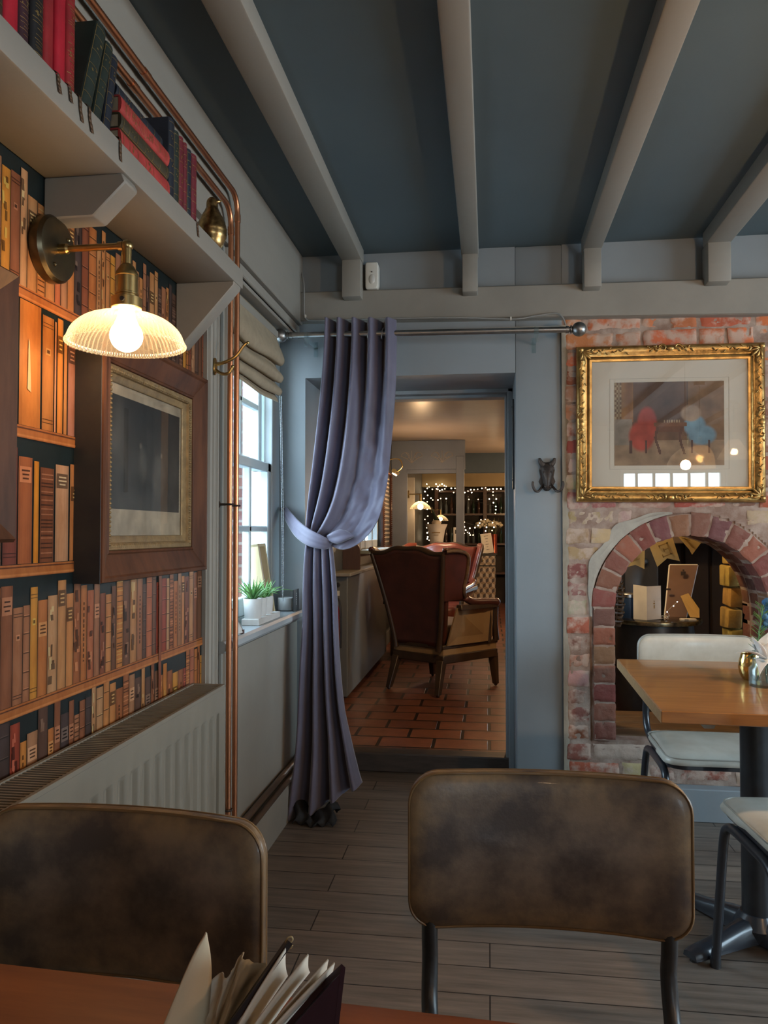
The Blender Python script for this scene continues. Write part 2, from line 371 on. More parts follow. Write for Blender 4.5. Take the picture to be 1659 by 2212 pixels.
def wbook(y, w, z, h, c, style):
    k_ = 0.82 if c[1] > 0.28 else 0.95; c = (c[0]*k_, c[1]*0.70*k_, c[2]*0.52*k_)
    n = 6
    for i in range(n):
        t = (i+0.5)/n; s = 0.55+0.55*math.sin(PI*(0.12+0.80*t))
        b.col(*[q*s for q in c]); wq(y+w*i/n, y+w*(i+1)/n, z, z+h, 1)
    dk = tuple(q*0.28 for q in c); lt = (min(0.50, c[0]*1.6+0.06), min(0.36, c[1]*1.6+0.045), min(0.26, c[2]*1.6+0.03))
    b.col(0.012, 0.008, 0.006); wq(y-0.0008, y+0.0006, z, z+h, 1.5)
    if style == 0:
        for f in (0.12, 0.3, 0.5, 0.7, 0.88):
            b.col(*dk); wq(y+w*0.06, y+w*0.94, z+h*f, z+h*f+0.0022, 2)
            b.col(*lt); wq(y+w*0.12, y+w*0.88, z+h*f+0.0028, z+h*f+0.0038, 2)
    elif style == 1:
        f = rnd.choice((0.62, 0.7, 0.76)); hh = h*0.15
        b.col(*(dk if sum(c) > 0.5 else lt)); wq(y+w*0.08, y+w*0.92, z+h*f, z+h*f+hh, 2)
        b.col(*(lt if sum(c) > 0.5 else dk))
        for k in range(3):
            a = rnd.uniform(0.18, 0.3); wq(y+w*a, y+w*(1-a), z+h*f+hh*(0.2+0.25*k), z+h*f+hh*(0.2+0.25*k)+0.003, 3)
    elif style == 2:
        b.col(*lt); yy = y+w*rnd.uniform(0.35, 0.5); q = z+h*0.2
        while q < z+h*0.8:
            l = rnd.uniform(0.003, 0.009); b.col(*dk); wq(yy, yy+w*0.2, q, q+l, 2); q += l+rnd.uniform(0.002, 0.006)
    elif style == 3:
        for f in (0.06, 0.09, 0.9, 0.93):
            b.col(*dk); wq(y+w*0.05, y+w*0.95, z+h*f, z+h*f+0.0016, 2)
        b.col(*lt); wq(y+w*0.3, y+w*0.7, z+h*0.66, z+h*0.72, 2); b.col(*dk); wq(y+w*0.38, y+w*0.62, z+h*0.675, z+h*0.705, 3)
    elif style == 4:
        f = 0.04
        while f < 0.95:
            b.col(*(lt if rnd.random() < 0.5 else dk)); wq(y+w*0.08, y+w*0.92, z+h*f, z+h*f+0.0025, 2); f += rnd.uniform(0.025, 0.06)
    elif style == 5:     # torn jacket: ragged pale patches
        for k in range(9):
            q = rnd.uniform(0.05, 0.85); a = rnd.uniform(0.05, 0.5); b.col(*(lt if k % 2 else dk))
            wq(y+w*a, y+w*(a+rnd.uniform(0.15, 0.4)), z+h*q, z+h*(q+rnd.uniform(0.04, 0.13)), 2+0.1*k, rnd.uniform(-0.002, 0.002))
def wrow(z, spec=None, hmax=0.235, y0=Y0, y1=Y1, w=(0.016, 0.034), hr=(0.74, 0.95)):
    y = y0
    while y < y1-0.008:
        ww = min(rnd.uniform(*w), y1-y)
        wbook(y, ww-0.001, z+0.003, hmax*rnd.uniform(*hr), rnd.choice(PAL), rnd.choice((0, 0, 1, 1, 2, 3, 4, 5, 5, 5)))
        y += ww
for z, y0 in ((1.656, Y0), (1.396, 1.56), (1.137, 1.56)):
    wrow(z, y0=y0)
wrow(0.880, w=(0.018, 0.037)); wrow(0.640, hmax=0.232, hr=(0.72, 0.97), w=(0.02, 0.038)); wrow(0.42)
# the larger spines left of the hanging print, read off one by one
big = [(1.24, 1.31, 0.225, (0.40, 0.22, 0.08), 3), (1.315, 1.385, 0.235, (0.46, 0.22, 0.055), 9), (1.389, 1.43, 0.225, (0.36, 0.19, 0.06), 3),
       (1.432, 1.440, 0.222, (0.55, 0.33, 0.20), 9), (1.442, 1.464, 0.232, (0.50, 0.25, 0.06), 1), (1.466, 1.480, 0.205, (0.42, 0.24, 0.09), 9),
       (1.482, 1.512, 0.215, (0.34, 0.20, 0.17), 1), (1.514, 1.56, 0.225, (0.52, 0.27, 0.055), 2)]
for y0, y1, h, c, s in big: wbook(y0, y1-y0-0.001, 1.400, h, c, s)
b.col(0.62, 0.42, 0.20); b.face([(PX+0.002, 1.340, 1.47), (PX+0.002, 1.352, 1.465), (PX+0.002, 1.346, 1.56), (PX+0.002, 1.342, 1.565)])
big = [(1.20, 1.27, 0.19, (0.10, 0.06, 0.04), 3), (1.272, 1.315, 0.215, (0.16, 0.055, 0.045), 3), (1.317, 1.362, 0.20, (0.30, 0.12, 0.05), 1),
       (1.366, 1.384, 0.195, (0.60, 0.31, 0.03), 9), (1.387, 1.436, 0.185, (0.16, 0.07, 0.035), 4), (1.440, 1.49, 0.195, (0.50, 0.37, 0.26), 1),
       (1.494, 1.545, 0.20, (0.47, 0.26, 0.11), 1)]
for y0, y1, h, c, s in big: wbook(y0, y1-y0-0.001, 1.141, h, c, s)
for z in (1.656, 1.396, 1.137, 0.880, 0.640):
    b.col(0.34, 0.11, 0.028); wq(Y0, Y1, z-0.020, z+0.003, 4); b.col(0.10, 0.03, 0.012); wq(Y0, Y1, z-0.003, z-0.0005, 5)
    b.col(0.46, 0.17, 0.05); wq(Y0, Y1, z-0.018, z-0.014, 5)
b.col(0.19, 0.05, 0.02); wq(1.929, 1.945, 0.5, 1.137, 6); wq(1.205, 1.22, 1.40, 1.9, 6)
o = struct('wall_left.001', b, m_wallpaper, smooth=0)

# architrave between the wallpaper and the window
b = MB()
b.box(LX-0.002, LX+0.012, 2.243, 2.44, 0.0, 2.13)
for k in range(5):
    y = 2.262+k*0.037; b.tube([(LX+0.012, y, 0.0), (LX+0.012, y, 2.13)], 0.011 if k in (0, 4) else 0.006, 8)
b.box(LX-0.11, LX-0.002, 2.42, 2.445, 0.82, 2.1)
struct('trim_2', b, m_paint)
# boxed header above the window and its step
b = MB(); b.box(LX-0.02, -0.836, BY, 3.41, 2.142, CZ-0.002, 0.003); struct('trim_3', b, m_beam)
b = MB(); b.box(-0.985, -0.866, 2.44, 3.41, 2.088, 2.12, 0.003); b.box(-0.885, -0.850, 2.44, 3.41, 2.10, 2.138, 0.004)
struct('trim_4', b, m_paint)
b = MB(); b.prism([(LX, 0.0), (-0.826, 0.0), (-0.826, 0.14), (-0.836, 0.158), (LX, 0.158)], 'y', BY, 3.415); struct('baseboard_left', b, m_paint)

# --- far wall with the doorway
b = MB()
b.box(-1.12, -0.825, FY, 3.90, 0, CZ); b.box(-0.825, 0.120, FY, 3.90, 1.902, CZ)
n = 14                                    # slightly wavy old plaster corner on the right pier
b.box(0.120, 0.322, FY, 3.90, 0, CZ, 0.006, 2)
b.box(0.322, RX, FY, 3.90, 2.19, CZ)
struct('wall_far', b, m_blue)
b = MB(); b.hexa([(-0.86, 3.372, 2.152), (RX, 3.372, 2.06), (RX, 3.44, 2.06), (-0.86, 3.44, 2.152), (-0.86, 3.372, 2.285), (RX, 3.372, 2.24), (RX, 3.44, 2.24), (-0.86, 3.44, 2.285)], 0.005)
struct('trim_5', b, m_beam)
b = MB(); b.box(-0.86, 0.32, 3.405, FY+0.005, 2.085, 2.10); struct('trim_6', b, m_beam)
# door frame at the back of the reveal
b = MB(); b.box(0.083, 0.122, 3.86, 3.95, 0.0, 1.905, 0.004); b.box(-0.84, -0.80, 3.86, 3.95, 0.0, 1.905, 0.004); b.box(-0.84, 0.122, 3.86, 3.95, 1.872, 1.905, 0.004)
b.box(0.095, 0.122, 3.80, 3.86, 0.0, 1.905, 0.003); b.box(-0.84, 0.122, 3.80, 3.86, 1.885, 1.905, 0.003)
struct('door_1', b, m_blue)

# --- ceiling joists with their blocks on the lintel
for x0, x1 in ((-0.640, -0.548), (-0.112, -0.038), (0.400, 0.480), (0.900, 1.000), (1.40, 1.49), (1.90, 1.99), (2.40, 2.49), (2.9, 2.99)):
    b = MB(); b.box(x0, x1, BY, 3.375, 2.398, CZ+0.004, 0.006, 2)
    b.box(x0+0.004, x1-0.004, 3.31, 3.40, 2.235, 2.402, 0.005, 2)
    struct('trim_7', b, m_beam)

# --- brick wall with the arched hatch
AX, AZ, AR = 0.846, 0.875, 0.312; SZ = 0.312
def archpts(r, n=32, bottom=SZ):
    p = [(AX-r, bottom)]
    for i in range(n+1):
        a = PI-PI*i/n; p.append((AX+r*math.cos(a), AZ+r*math.sin(a)))
    return p+[(AX+r, bottom)]
b = MB()
hole = archpts(AR)
bot = 0.0; top = 2.2
def mort(x, z): return FY-0.004*noise.noise((x*9, z*9, 3.1))-0.003
vh = [b.bm.verts.new((x, FY+0.002, z)) for x, z in hole]
vo = [b.bm.verts.new((x, FY+0.002, z)) for x, z in ((0.318, bot), (0.318, top), (RX, top), (RX, bot))]
es = []
for L_ in (vh, vo):
    for i in range(len(L_)): es.append(b.bm.edges.new((L_[i], L_[(i+1) % len(L_)])))
bmesh.ops.triangle_fill(b.bm, use_beauty=True, edges=es)
DEP = 3.75
for i in range(len(vh)):
    p, q = hole[i], hole[(i+1) % len(hole)]
    b.face([(p[0], FY+0.002, p[1]), (q[0], FY+0.002, q[1]), (q[0], DEP, q[1]), (p[0], DEP, p[1])])
b.box(0.318, AX-AR, 3.68, DEP, 0, top); b.box(AX+AR, RX, 3.68, DEP, 0, top); b.box(AX-AR, AX+AR, 3.68, DEP, 1.19, top); b.box(AX-AR, AX+AR, 3.5, DEP, 0, SZ-0.03)
struct('wall_far.001', b, m_mortar, smooth=0)

b = MB(col=True)
BR = [(0.32, 0.095, 0.055), (0.27, 0.085, 0.055), (0.36, 0.125, 0.065), (0.25, 0.10, 0.075), (0.41, 0.22, 0.145), (0.44, 0.31, 0.23), (0.31, 0.15, 0.105)]
def jit(p, a): return tuple(q+rnd.uniform(-a, a) for q in p)
def rough_face(b, q, y1, amp=0.006, edge=0.007, res=0.011):
    """hand-made brick: front outline q = 4 (x, z, y) corners, pitted and worn at its edges, running back to y1"""
    (x0, z0, ya), (xa, za, yb), (x1, z1, yc), (xb, zb, yd) = q
    w = math.hypot(xa-x0, za-z0); h = math.hypot(xb-x0, zb-z0)
    nu = max(4, int(w/res)+1); nv = max(4, int(h/res)+1); V = []
    for j in range(nv+1):
        row_ = []
        for i in range(nu+1):
            u, v = i/nu, j/nv
            x = (x0*(1-u)+xa*u)*(1-v)+(xb*(1-u)+x1*u)*v; z = (z0*(1-u)+za*u)*(1-v)+(zb*(1-u)+z1*u)*v
            y = (ya*(1-u)+yb*u)*(1-v)+(yd*(1-u)+yc*u)*v
            d = min(u*w, (1-u)*w, v*h, (1-v)*h); e = max(0, 1-d/edge)
            p = (x*21, z*21, 1.3); n1 = noise.noise(p); n2 = noise.noise((x*70, z*70, 4.4))
            pit = max(0, noise.noise((x*38, z*38, 9.1))-0.30)*0.022
            y += -amp*n1*0.6-amp*0.35*n2+pit+edge*0.8*e*e
            if d < 0.002: x += 0.003*noise.noise((x*45, z*45, 6)); z += 0.003*noise.noise((x*45, z*45, 7))
            row_.append(b.bm.verts.new((x, y, z)))
        V.append(row_)
    fs = [b.bm.faces.new((V[j][i], V[j][i+1], V[j+1][i+1], V[j+1][i])) for j in range(nv) for i in range(nu)]
    ring = V[0]+[V[j][nu] for j in range(1, nv+1)]+[V[nv][i] for i in range(nu-1, -1, -1)]+[V[j][0] for j in range(nv-1, 0, -1)]
    back = [b.bm.verts.new((v.co.x, y1, v.co.z)) for v in ring]
    for i in range(len(ring)): fs.append(b.bm.faces.new((ring[i], ring[(i+1) % len(ring)], back[(i+1) % len(ring)], back[i])))
    b._paint(fs)
def brick(x0, x1, z0, z1, pr, c):
    y0 = FY-pr; j = 0.004
    q = [(x+rnd.uniform(-j, j), z+rnd.uniform(-j, j), y0+rnd.uniform(-0.002, 0.002)) for x, z in ((x0, z0), (x1, z0), (x1, z1), (x0, z1))]
    b.c = (*[k*rnd.uniform(0.8, 1.2) for k in c], 1)
    rough_face(b, q, FY+0.04)
z = 0.15; row = 0
while z < 2.10:
    h = 0.066; x = 0.335-rnd.uniform(0, 0.02) - (0.11 if row % 2 else 0.0)
    while x < 1.75:
        L_ = 0.215 if rnd.random() < 0.55 else 0.105
        x0, x1 = max(x, 0.330), x+L_
        z0, z1 = z, z+h
        if z0 < AZ and z1 > SZ-0.02:
            if x0 < AX-AR-0.10 < x1: x1 = AX-AR-0.105
            elif x0 < AX+AR+0.10 < x1: x0 = AX+AR+0.105
        cx, cz = (x0+x1)/2, (z0+z1)/2; inside = False
        if SZ-0.03 < cz < AZ and AX-AR-0.095 < cx < AX+AR+0.095: inside = True
        if z1 > AZ-0.02 and z0 < AZ+AR+0.11:           # cut to the arch ring
            zn = max(z0, AZ); hw_ = math.sqrt(max(0, (AR+0.112)**2-(zn-AZ)**2))
            if hw_ > 0:
                if cx < AX: x1 = min(x1, AX-hw_)
                else: x0 = max(x0, AX+hw_)
        if not inside and x1-x0 > 0.03:
            up = cz > 1.95
            c = rnd.choice(((0.56, 0.16, 0.06), (0.50, 0.17, 0.085), (0.48, 0.13, 0.06))) if up else rnd.choice(BR)
            brick(x0, x1, z0, z1, rnd.uniform(0.002, 0.012), c)
        x = x+L_+0.012
    z += h+0.011; row += 1
struct('wall_far.002', b, m_brick, smooth=40)

# jamb headers and the arch ring, running back through the wall in courses
b = MB(col=True)
AB = [(0.235, 0.082, 0.052), (0.195, 0.064, 0.048), (0.265, 0.10, 0.058), (0.175, 0.068, 0.052), (0.28, 0.115, 0.065)]
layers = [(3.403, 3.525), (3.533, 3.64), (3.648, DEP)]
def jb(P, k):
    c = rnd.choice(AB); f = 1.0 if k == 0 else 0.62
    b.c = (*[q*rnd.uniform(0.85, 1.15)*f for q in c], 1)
    if k == 0: rough_face(b, [(P[i][0], P[i][2], P[i][1]) for i in ((0, 1, 5, 4))], P[2][1], 0.0035, 0.006, 0.009)
    else: b.hexa([jit(p, 0.0018) for p in P], 0.006, 2)
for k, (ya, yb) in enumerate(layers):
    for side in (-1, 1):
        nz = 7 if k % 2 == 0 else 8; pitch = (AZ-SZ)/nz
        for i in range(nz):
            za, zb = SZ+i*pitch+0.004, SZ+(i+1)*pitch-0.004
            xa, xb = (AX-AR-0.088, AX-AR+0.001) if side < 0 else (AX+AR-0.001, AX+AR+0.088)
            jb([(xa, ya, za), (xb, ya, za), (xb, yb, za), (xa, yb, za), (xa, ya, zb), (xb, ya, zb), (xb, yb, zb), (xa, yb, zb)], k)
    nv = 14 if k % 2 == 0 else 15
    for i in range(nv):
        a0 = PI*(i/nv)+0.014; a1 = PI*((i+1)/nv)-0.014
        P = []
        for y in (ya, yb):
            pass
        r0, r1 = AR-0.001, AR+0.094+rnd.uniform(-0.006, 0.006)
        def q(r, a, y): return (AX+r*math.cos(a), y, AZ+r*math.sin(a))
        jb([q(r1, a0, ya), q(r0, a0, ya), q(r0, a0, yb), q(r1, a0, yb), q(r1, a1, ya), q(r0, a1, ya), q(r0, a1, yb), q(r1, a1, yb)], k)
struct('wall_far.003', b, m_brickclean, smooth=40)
# lime mortar flush in the joints of the arch
b = MB()
for r0, r1, y in ((AR+0.002, AR+0.090, 3.4085),):
    b.grid(lambda u, v: (AX+(r0+(r1-r0)*v)*math.cos(PI*u), y+0.0015*noise.noise((u*40, v*6, 2)), AZ+(r0+(r1-r0)*v)*math.sin(PI*u)), 90, 4)
for s in (-1, 1): b.box(min(AX+s*(AR+0.002), AX+s*(AR+0.086)), max(AX+s*(AR+0.002), AX+s*(AR+0.086)), 3.4085, 3.43, SZ, AZ)
b.grid(lambda u, v: (AX+(AR+0.0025)*math.cos(PI*u), 3.41+(DEP-3.412)*v, AZ+(AR+0.0025)*math.sin(PI*u)), 60, 3)
struct('trim_14', b, m_mortar, smooth=60)
# lumpy lime mortar bed between the bricks
b = MB()
NXm, NZm = 118, 176; Vm = {}
def mpt(i, j):
    x = 0.335+i*0.012; z = 0.14+j*0.0113
    n1 = noise.noise((x*17, z*17, 0.5)); n2 = noise.noise((x*55, z*55, 3.5))
    return (x, FY-0.002-0.004*n1-0.0025*n2, z)
def mhole(x, z): return (abs(x-AX) < AR+0.10 and SZ-0.03 < z < AZ) or (z >= AZ-0.001 and math.hypot(x-AX, z-AZ) < AR+0.098)
for j in range(NZm):
    for i in range(NXm):
        x, z = 0.335+(i+0.5)*0.012, 0.14+(j+0.5)*0.0113
        if mhole(x, z): continue
        for a_, c_ in ((i, j), (i+1, j), (i+1, j+1), (i, j+1)):
            if (a_, c_) not in Vm: Vm[(a_, c_)] = b.bm.verts.new(mpt(a_, c_))
        b.bm.faces.new([Vm[k_] for k_ in ((i, j), (i+1, j), (i+1, j+1), (i, j+1))])
struct('wall_far.004', b, m_mortar, smooth=180)
# rough render band round the left shoulder of the arch, and the plaster edge beside the blue pier
b = MB()
def band(u, v):
    a = R(100)+R(85)*u; w = 0.008+0.045*math.sin(PI*min(1, u*1.1))*(1+0.4*noise.noise((u*7, 2, 5)))
    r = AR+0.096+w*v
    return (AX+r*math.cos(a), FY-0.016+0.012*abs(v-0.4)+0.004*noise.noise((u*14, v*5, 1)), AZ+r*math.sin(a))
b.grid(band, 40, 7)
struct('trim_8', b, mat('grey_lime_render', (0.46, 0.42, 0.35), (0.36, 0.32, 0.27), rough=0.9, scale=10, bump=0.6, bscale=40))
b = MB()
b.grid(lambda u, v: (0.318+(0.030+0.014*noise.noise((v*16, 1.7, 0)))*u, FY-0.014+0.016*u*u+0.003*noise.noise((v*22, u*3, 4)), 0.14+1.96*v), 6, 90)
struct('trim_9', b, m_plaster)
# hatch sill boards and the low painted plinth
b = MB()
for k in range(4):
    b.box(AX-AR-0.005, AX+AR+0.005, 3.50+k*0.118, 3.613+k*0.118, SZ-0.025, SZ+0.004, 0.003)
b.box(AX-AR+0.0, AX+AR, 3.425, 3.50, SZ-0.02, SZ-0.004, 0.004)
struct('trim_10', b, mat('hatch_sill_boards', (0.16, 0.095, 0.05), (0.09, 0.055, 0.03), rough=0.5, scale=7, stretch=(1, 8, 8)))
b = MB(); b.box(0.322, RX, 3.362, FY+0.02, 0.0, 0.136, 0.004); struct('baseboard_far', b, m_blue)

# --- the rest of the room, behind and to the right of the camera, with its windows
def wall_with_hole(axis, p0, p1, a0, a1, h0, h1, z0, z1):
    b = MB()
    def bx(u0, u1, za, zb):
        if axis == 'y': b.box(u0, u1, p0, p1, za, zb)
        else: b.box(p0, p1, u0, u1, za, zb)
    bx(a0, h0, 0, CZ); bx(h1, a1, 0, CZ); bx(h0, h1, 0, z0); bx(h0, h1, z1, CZ)
    return b
struct('wall_near', wall_with_hole('y', BY-0.2, BY, -1.1, RX, 1.55, 2.75, 0.85, 1.95), m_paint)
struct('wall_right', wall_with_hole('x', RX, RX+0.2, BY-0.2, 3.5, 0.5, 2.9, 0.80, 2.0), m_paint)
def glazing(name, axis, p, a0, a1, z0, z1, nu, nz):
    b = MB(); g = MB()
    def bx(m, u0, u1, za, zb, d):
        if axis == 'y': m.box(u0, u1, p-d, p+d, za, zb)
        else: m.box(p-d, p+d, u0, u1, za, zb)
    bx(b, a0, a0+0.05, z0, z1, 0.03); bx(b, a1-0.05, a1, z0, z1, 0.03); bx(b, a0, a1, z0, z0+0.05, 0.03); bx(b, a0, a1, z1-0.05, z1, 0.03)
    for i in range(1, nu): u = a0+(a1-a0)*i/nu; bx(b, u-0.014, u+0.014, z0, z1, 0.02)
    for i in range(1, nz): z = z0+(z1-z0)*i/nz; bx(b, a0, a1, z-0.014, z+0.014, 0.02)
    f = struct(name, b, m_white)
    bx(g, a0+0.03, a1-0.03, z0+0.03, z1-0.03, 0.002); g.build('glass_pane', m_winglass, f)
glazing('window_3', 'y', BY-0.1, 1.55, 2.75, 0.85, 1.95, 6, 2)
glazing('window_4', 'x', RX+0.1, 0.5, 2.9, 0.80, 2.0, 6, 2)

# --- the sash window on the left
f = MB()
f.box(-1.06, -0.94, 2.44, 2.50, 0.84, 2.10, 0.003); f.box(-1.06, -0.945, 3.325, 3.42, 0.84, 2.10, 0.003); f.box(-0.985, -0.945, 3.30, 3.33, 0.84, 2.10, 0.003)
f.box(-1.06, -0.94, 2.44, 3.40, 2.03, 2.10); f.box(-1.06, -0.94, 2.44, 3.40, 0.84, 0.872)
win = struct('window_1', f, m_sash)
def sash(x, z0, z1, zm, rail0, rail1):
    s = MB(); d = 0.018
    s.box(x-d, x+d, 2.50, 2.545, z0, z1, 0.004); s.box(x-d, x+d, 3.255, 3.30, z0, z1, 0.004)
    s.box(x-d, x+d, 2.50, 3.30, z0, z0+rail0, 0.004); s.box(x-d, x+d, 2.50, 3.30, z1-rail1, z1, 0.004)
    for y in (2.785, 3.02): s.box(x-0.014, x+0.014, y-0.012, y+0.012, z0, z1, 0.004)
    s.box(x-0.014, x+0.014, 2.50, 3.30, zm-0.012, zm+0.012, 0.004)
    o = s.build('sash', m_sash, win)
    g = MB(); g.box(x-0.002, x+0.002, 2.53, 3.27, z0+0.02, z1-0.02); g.build('pane', m_winglass, o)
sash(-0.968, 0.872, 1.502, 1.214, 0.07, 0.040)
sash(-1.010, 1.468, 2.04, 1.745, 0.038, 0.05)
b = MB(); b.prism([(-1.0, 0.815), (-0.832, 0.815), (-0.824, 0.825), (-0.824, 0.843), (-0.832, 0.852), (-1.0, 0.852)], 'y', 2.36, 3.42)
b.build('window_sill', mat('pale_grey_sill_paint', (0.40, 0.42, 0.43), (0.36, 0.38, 0.39), rough=0.35, scale=4), win)

# --- outside: brick neighbour and pale gable
b = MB(); b.box(-4.2, -1.62, 5.0, 5.6, -0.5, 3.6); o = struct('wall_outside', b, m_outbrick, smooth=0)
b = MB(); b.box(-6.0, -1.9, 8.6, 9.0, -0.5, 3.4); struct('wall_outside.001', b, m_outwhite, smooth=0)
b = MB(); b.box(-14, -1.12, -6, 14, -0.56, -0.5); struct('floor.002', b, mat('paving', (0.4, 0.4, 0.4), rough=0.9), smooth=0)
# ================================================================ LEFT SIDE
# --- book shelf with two corbels
sh = thing('wall_shelf', 'long grey painted wall shelf carrying old books above the book wallpaper', 'shelf', (LX, 1.0, 1.893))
b = MB(); b.box(LX, -0.692, -0.6, 2.112, 1.893, 1.946, 0.004, 2); b.build('shelf_board', m_beam, sh, True)
b = MB(); b.prism([(LX, 1.894), (-0.698, 1.894), (-0.690, 1.876), (-0.757, 1.812), (LX, 1.812)], 'y', 1.388, 1.442, 0.003); b.build('corbel', m_beam, sh, True)
b = MB(); b.prism([(LX, 1.894), (-0.692, 1.894), (-0.692, 1.882), (-0.843, 1.716), (LX, 1.716)], 'y', 2.032, 2.09, 0.003); b.build('corbel', m_beam, sh, True)

def cloth_mat(name, c): return mat(name, c, tuple(q*0.72 for q in c), rough=0.42, scale=18, bump=0.1, bscale=180)
bk = {'red': cloth_mat('red_book_cloth', (0.30, 0.018, 0.022)), 'bright': cloth_mat('bright_red_book_cloth', (0.45, 0.012, 0.028)), 'coral': cloth_mat('coral_red_book_cloth', (0.46, 0.055, 0.05)),
      'maroon': cloth_mat('maroon_book_cloth', (0.17, 0.02, 0.03)), 'plum': cloth_mat('dark_plum_book_cloth', (0.045, 0.014, 0.022)), 'black': cloth_mat('black_book_cloth', (0.013, 0.012, 0.013)),
      'green': cloth_mat('dark_green_book_cloth', (0.022, 0.032, 0.026)), 'navy': cloth_mat('dark_navy_book_cloth', (0.018, 0.022, 0.034)), 'brown': cloth_mat('dark_brown_book_cloth', (0.06, 0.032, 0.022)),
      'olive': cloth_mat('dark_olive_book_cloth', (0.055, 0.045, 0.025))}
m_pages = mat('page_edges', (0.42, 0.33, 0.22), (0.34, 0.26, 0.17), rough=0.8, scale=60, stretch=(1, 1, 12))
m_ribbon = mat('brown_ribbon', (0.09, 0.045, 0.02), rough=0.6)
m_gilt = mat('gilt_lettering', (0.60, 0.42, 0.17), (0.42, 0.28, 0.1), rough=0.35, metal=0.8, scale=90)
def book(label, t, h, d, c, loc, lean=0.0, flat=False, gilt='bands', ribbon=0.0, rz=0.0, grp='old books on the wall shelf'):
    """spine faces +x; t thickness (y), h height (z), d depth (x)"""
    o = thing('book', label, 'book', loc, rz, grp)
    if flat: o.rotation_euler = (R(90), 0, rz)
    else: o.rotation_euler = (lean, 0, rz)
    b = MB(); e = 0.0028; n = 8
    sp = [(d-0.006+0.007*math.sin(PI*i/n), -t*math.cos(PI*i/n)*0.5) for i in range(n+1)]
    b.prism([(0, -t/2)]+sp+[(0, t/2), (0, t/2-e), (d-0.006, t/2-e), (d-0.006, -t/2+e), (0, -t/2+e)], 'z', 0, h)
    pg = MB(); pg.box(0.004, d-0.007, -t/2+e, t/2-e, 0.004, h-0.004); pg.build('page_block', m_pages, o, smooth=0)
    g = b; g.mi = 1; r2 = random.Random(int(h*1e4)+int(t*1e5))
    def spq(u, z): return (d+0.0006-0.006+0.007*math.cos(u*PI*0.5), t*0.5*math.sin(u*PI*0.5)*1.0, z)
    def strip(u0, u1, z0, z1, k=5):
        for i in range(k):
            a, c2 = u0+(u1-u0)*i/k, u0+(u1-u0)*(i+1)/k
            g.face([spq(a, z0), spq(c2, z0), spq(c2, z1), spq(a, z1)])
    if gilt:
        w = 0.0011
        if gilt in ('bands', 'frame'):
            for f in (0.05, 0.2, 0.36, 0.52, 0.68, 0.84, 0.95): strip(-0.72, 0.72, h*f, h*f+w)
        if gilt == 'frame':
            strip(-0.76, -0.70, h*0.03, h*0.97, 1); strip(0.70, 0.76, h*0.03, h*0.97, 1)
        if gilt == 'lines':
            z = h*0.05
            while z < h*0.95:
                a = r2.uniform(0.2, 0.7); strip(-a, a, z, z+w*r2.uniform(0.6, 1.2), 3); z += r2.uniform(0.003, 0.011)
        for f in (0.44, 0.74):
            for k in range(r2.randint(3, 6)):
                a = r2.uniform(-0.45, 0.3); z = h*f+r2.uniform(-0.006, 0.012); strip(a, a+r2.uniform(0.08, 0.2), z, z+0.003, 1)
    b.build('cover', [bk[c], m_gilt], o, smooth=40)
    if ribbon:
        b = MB(); q = [(d-0.02, 0.002, 0.0012), (d+0.006, 0.004, 0.0012), (0.1605, 0.006, 0.0012), (0.1622, 0.009, -ribbon*0.5), (0.1624, 0.006+ribbon*0.25, -ribbon)]
        ps = spline(q, 12)
        for i in range(11):
            a, c2 = ps[i], ps[i+1]; w0 = 0.0030+0.0018*i/11; w1 = 0.0030+0.0018*(i+1)/11
            b.face([a+Vector((0, -w0, 0)), a+Vector((0, w0, 0)), c2+Vector((0, w1, 0)), c2+Vector((0, -w1, 0))])
        b.build('ribbon_bookmark', m_ribbon, o, mods=[('SOLIDIFY', {'thickness': 0.0006})])
    return o
ZS = 1.9462; XB = -0.852
ups = [  # y0, y1, height, depth, colour, gilt, ribbon, label
      (1.020, 1.052, 0.195, 0.135, 'brown', 'bands', 0, 'dark brown book at the cut left end of the shelf row'),
    (1.056, 1.094, 0.200, 0.132, 'bright', None, 0, 'plain thick red book, leftmost bright red spine on the shelf'),
    (1.096, 1.124, 0.195, 0.130, 'plum', 'lines', 0, 'dark plum book directly right of the leftmost bright red one'),
    (1.126, 1.162, 0.200, 0.132, 'black', 'lines', 0.030, 'near-black gilt-lined book with ribbon, left of three red books'),
    (1.164, 1.194, 0.192, 0.130, 'red', None, 0.026, 'dull red book, first of three reds before the leaning green books'),
    (1.196, 1.228, 0.194, 0.132, 'bright', None, 0.040, 'bright plain red book in the middle of three reds, long ribbon below'),
    (1.230, 1.258, 0.194, 0.132, 'red', 'lines', 0.042, 'red book with fine gilt lettering touching the leaning dark green book'),
    (1.648, 1.680, 0.200, 0.138, 'navy', 'bands', 0, 'thick navy book standing right of the flat stack'),
    (1.682, 1.710, 0.188, 0.136, 'green', 'frame', 0, 'dark green gilt-framed book right of the thick navy one'),
    (1.713, 1.738, 0.190, 0.135, 'maroon', 'frame', 0, 'crimson gilt-framed book, left of the maroon pair by the stack'),
    (1.740, 1.760, 0.188, 0.135, 'maroon', 'bands', 0.034, 'narrow crimson book with ribbon, second maroon spine from the flat stack'),
    (1.762, 1.788, 0.184, 0.135, 'navy', 'frame', 0, 'dark blue gilt-framed book between two maroon books near the bird'),
    (1.790, 1.822, 0.186, 0.136, 'maroon', 'bands', 0, 'maroon book last in the row, next to the gold bird'),
]
for y0, y1, h, d, c, g, rb, lab in ups:
    book(lab, (y1-y0)*0.97, h, d, c, (XB, (y0+y1)/2, ZS), 0, False, g, rb)
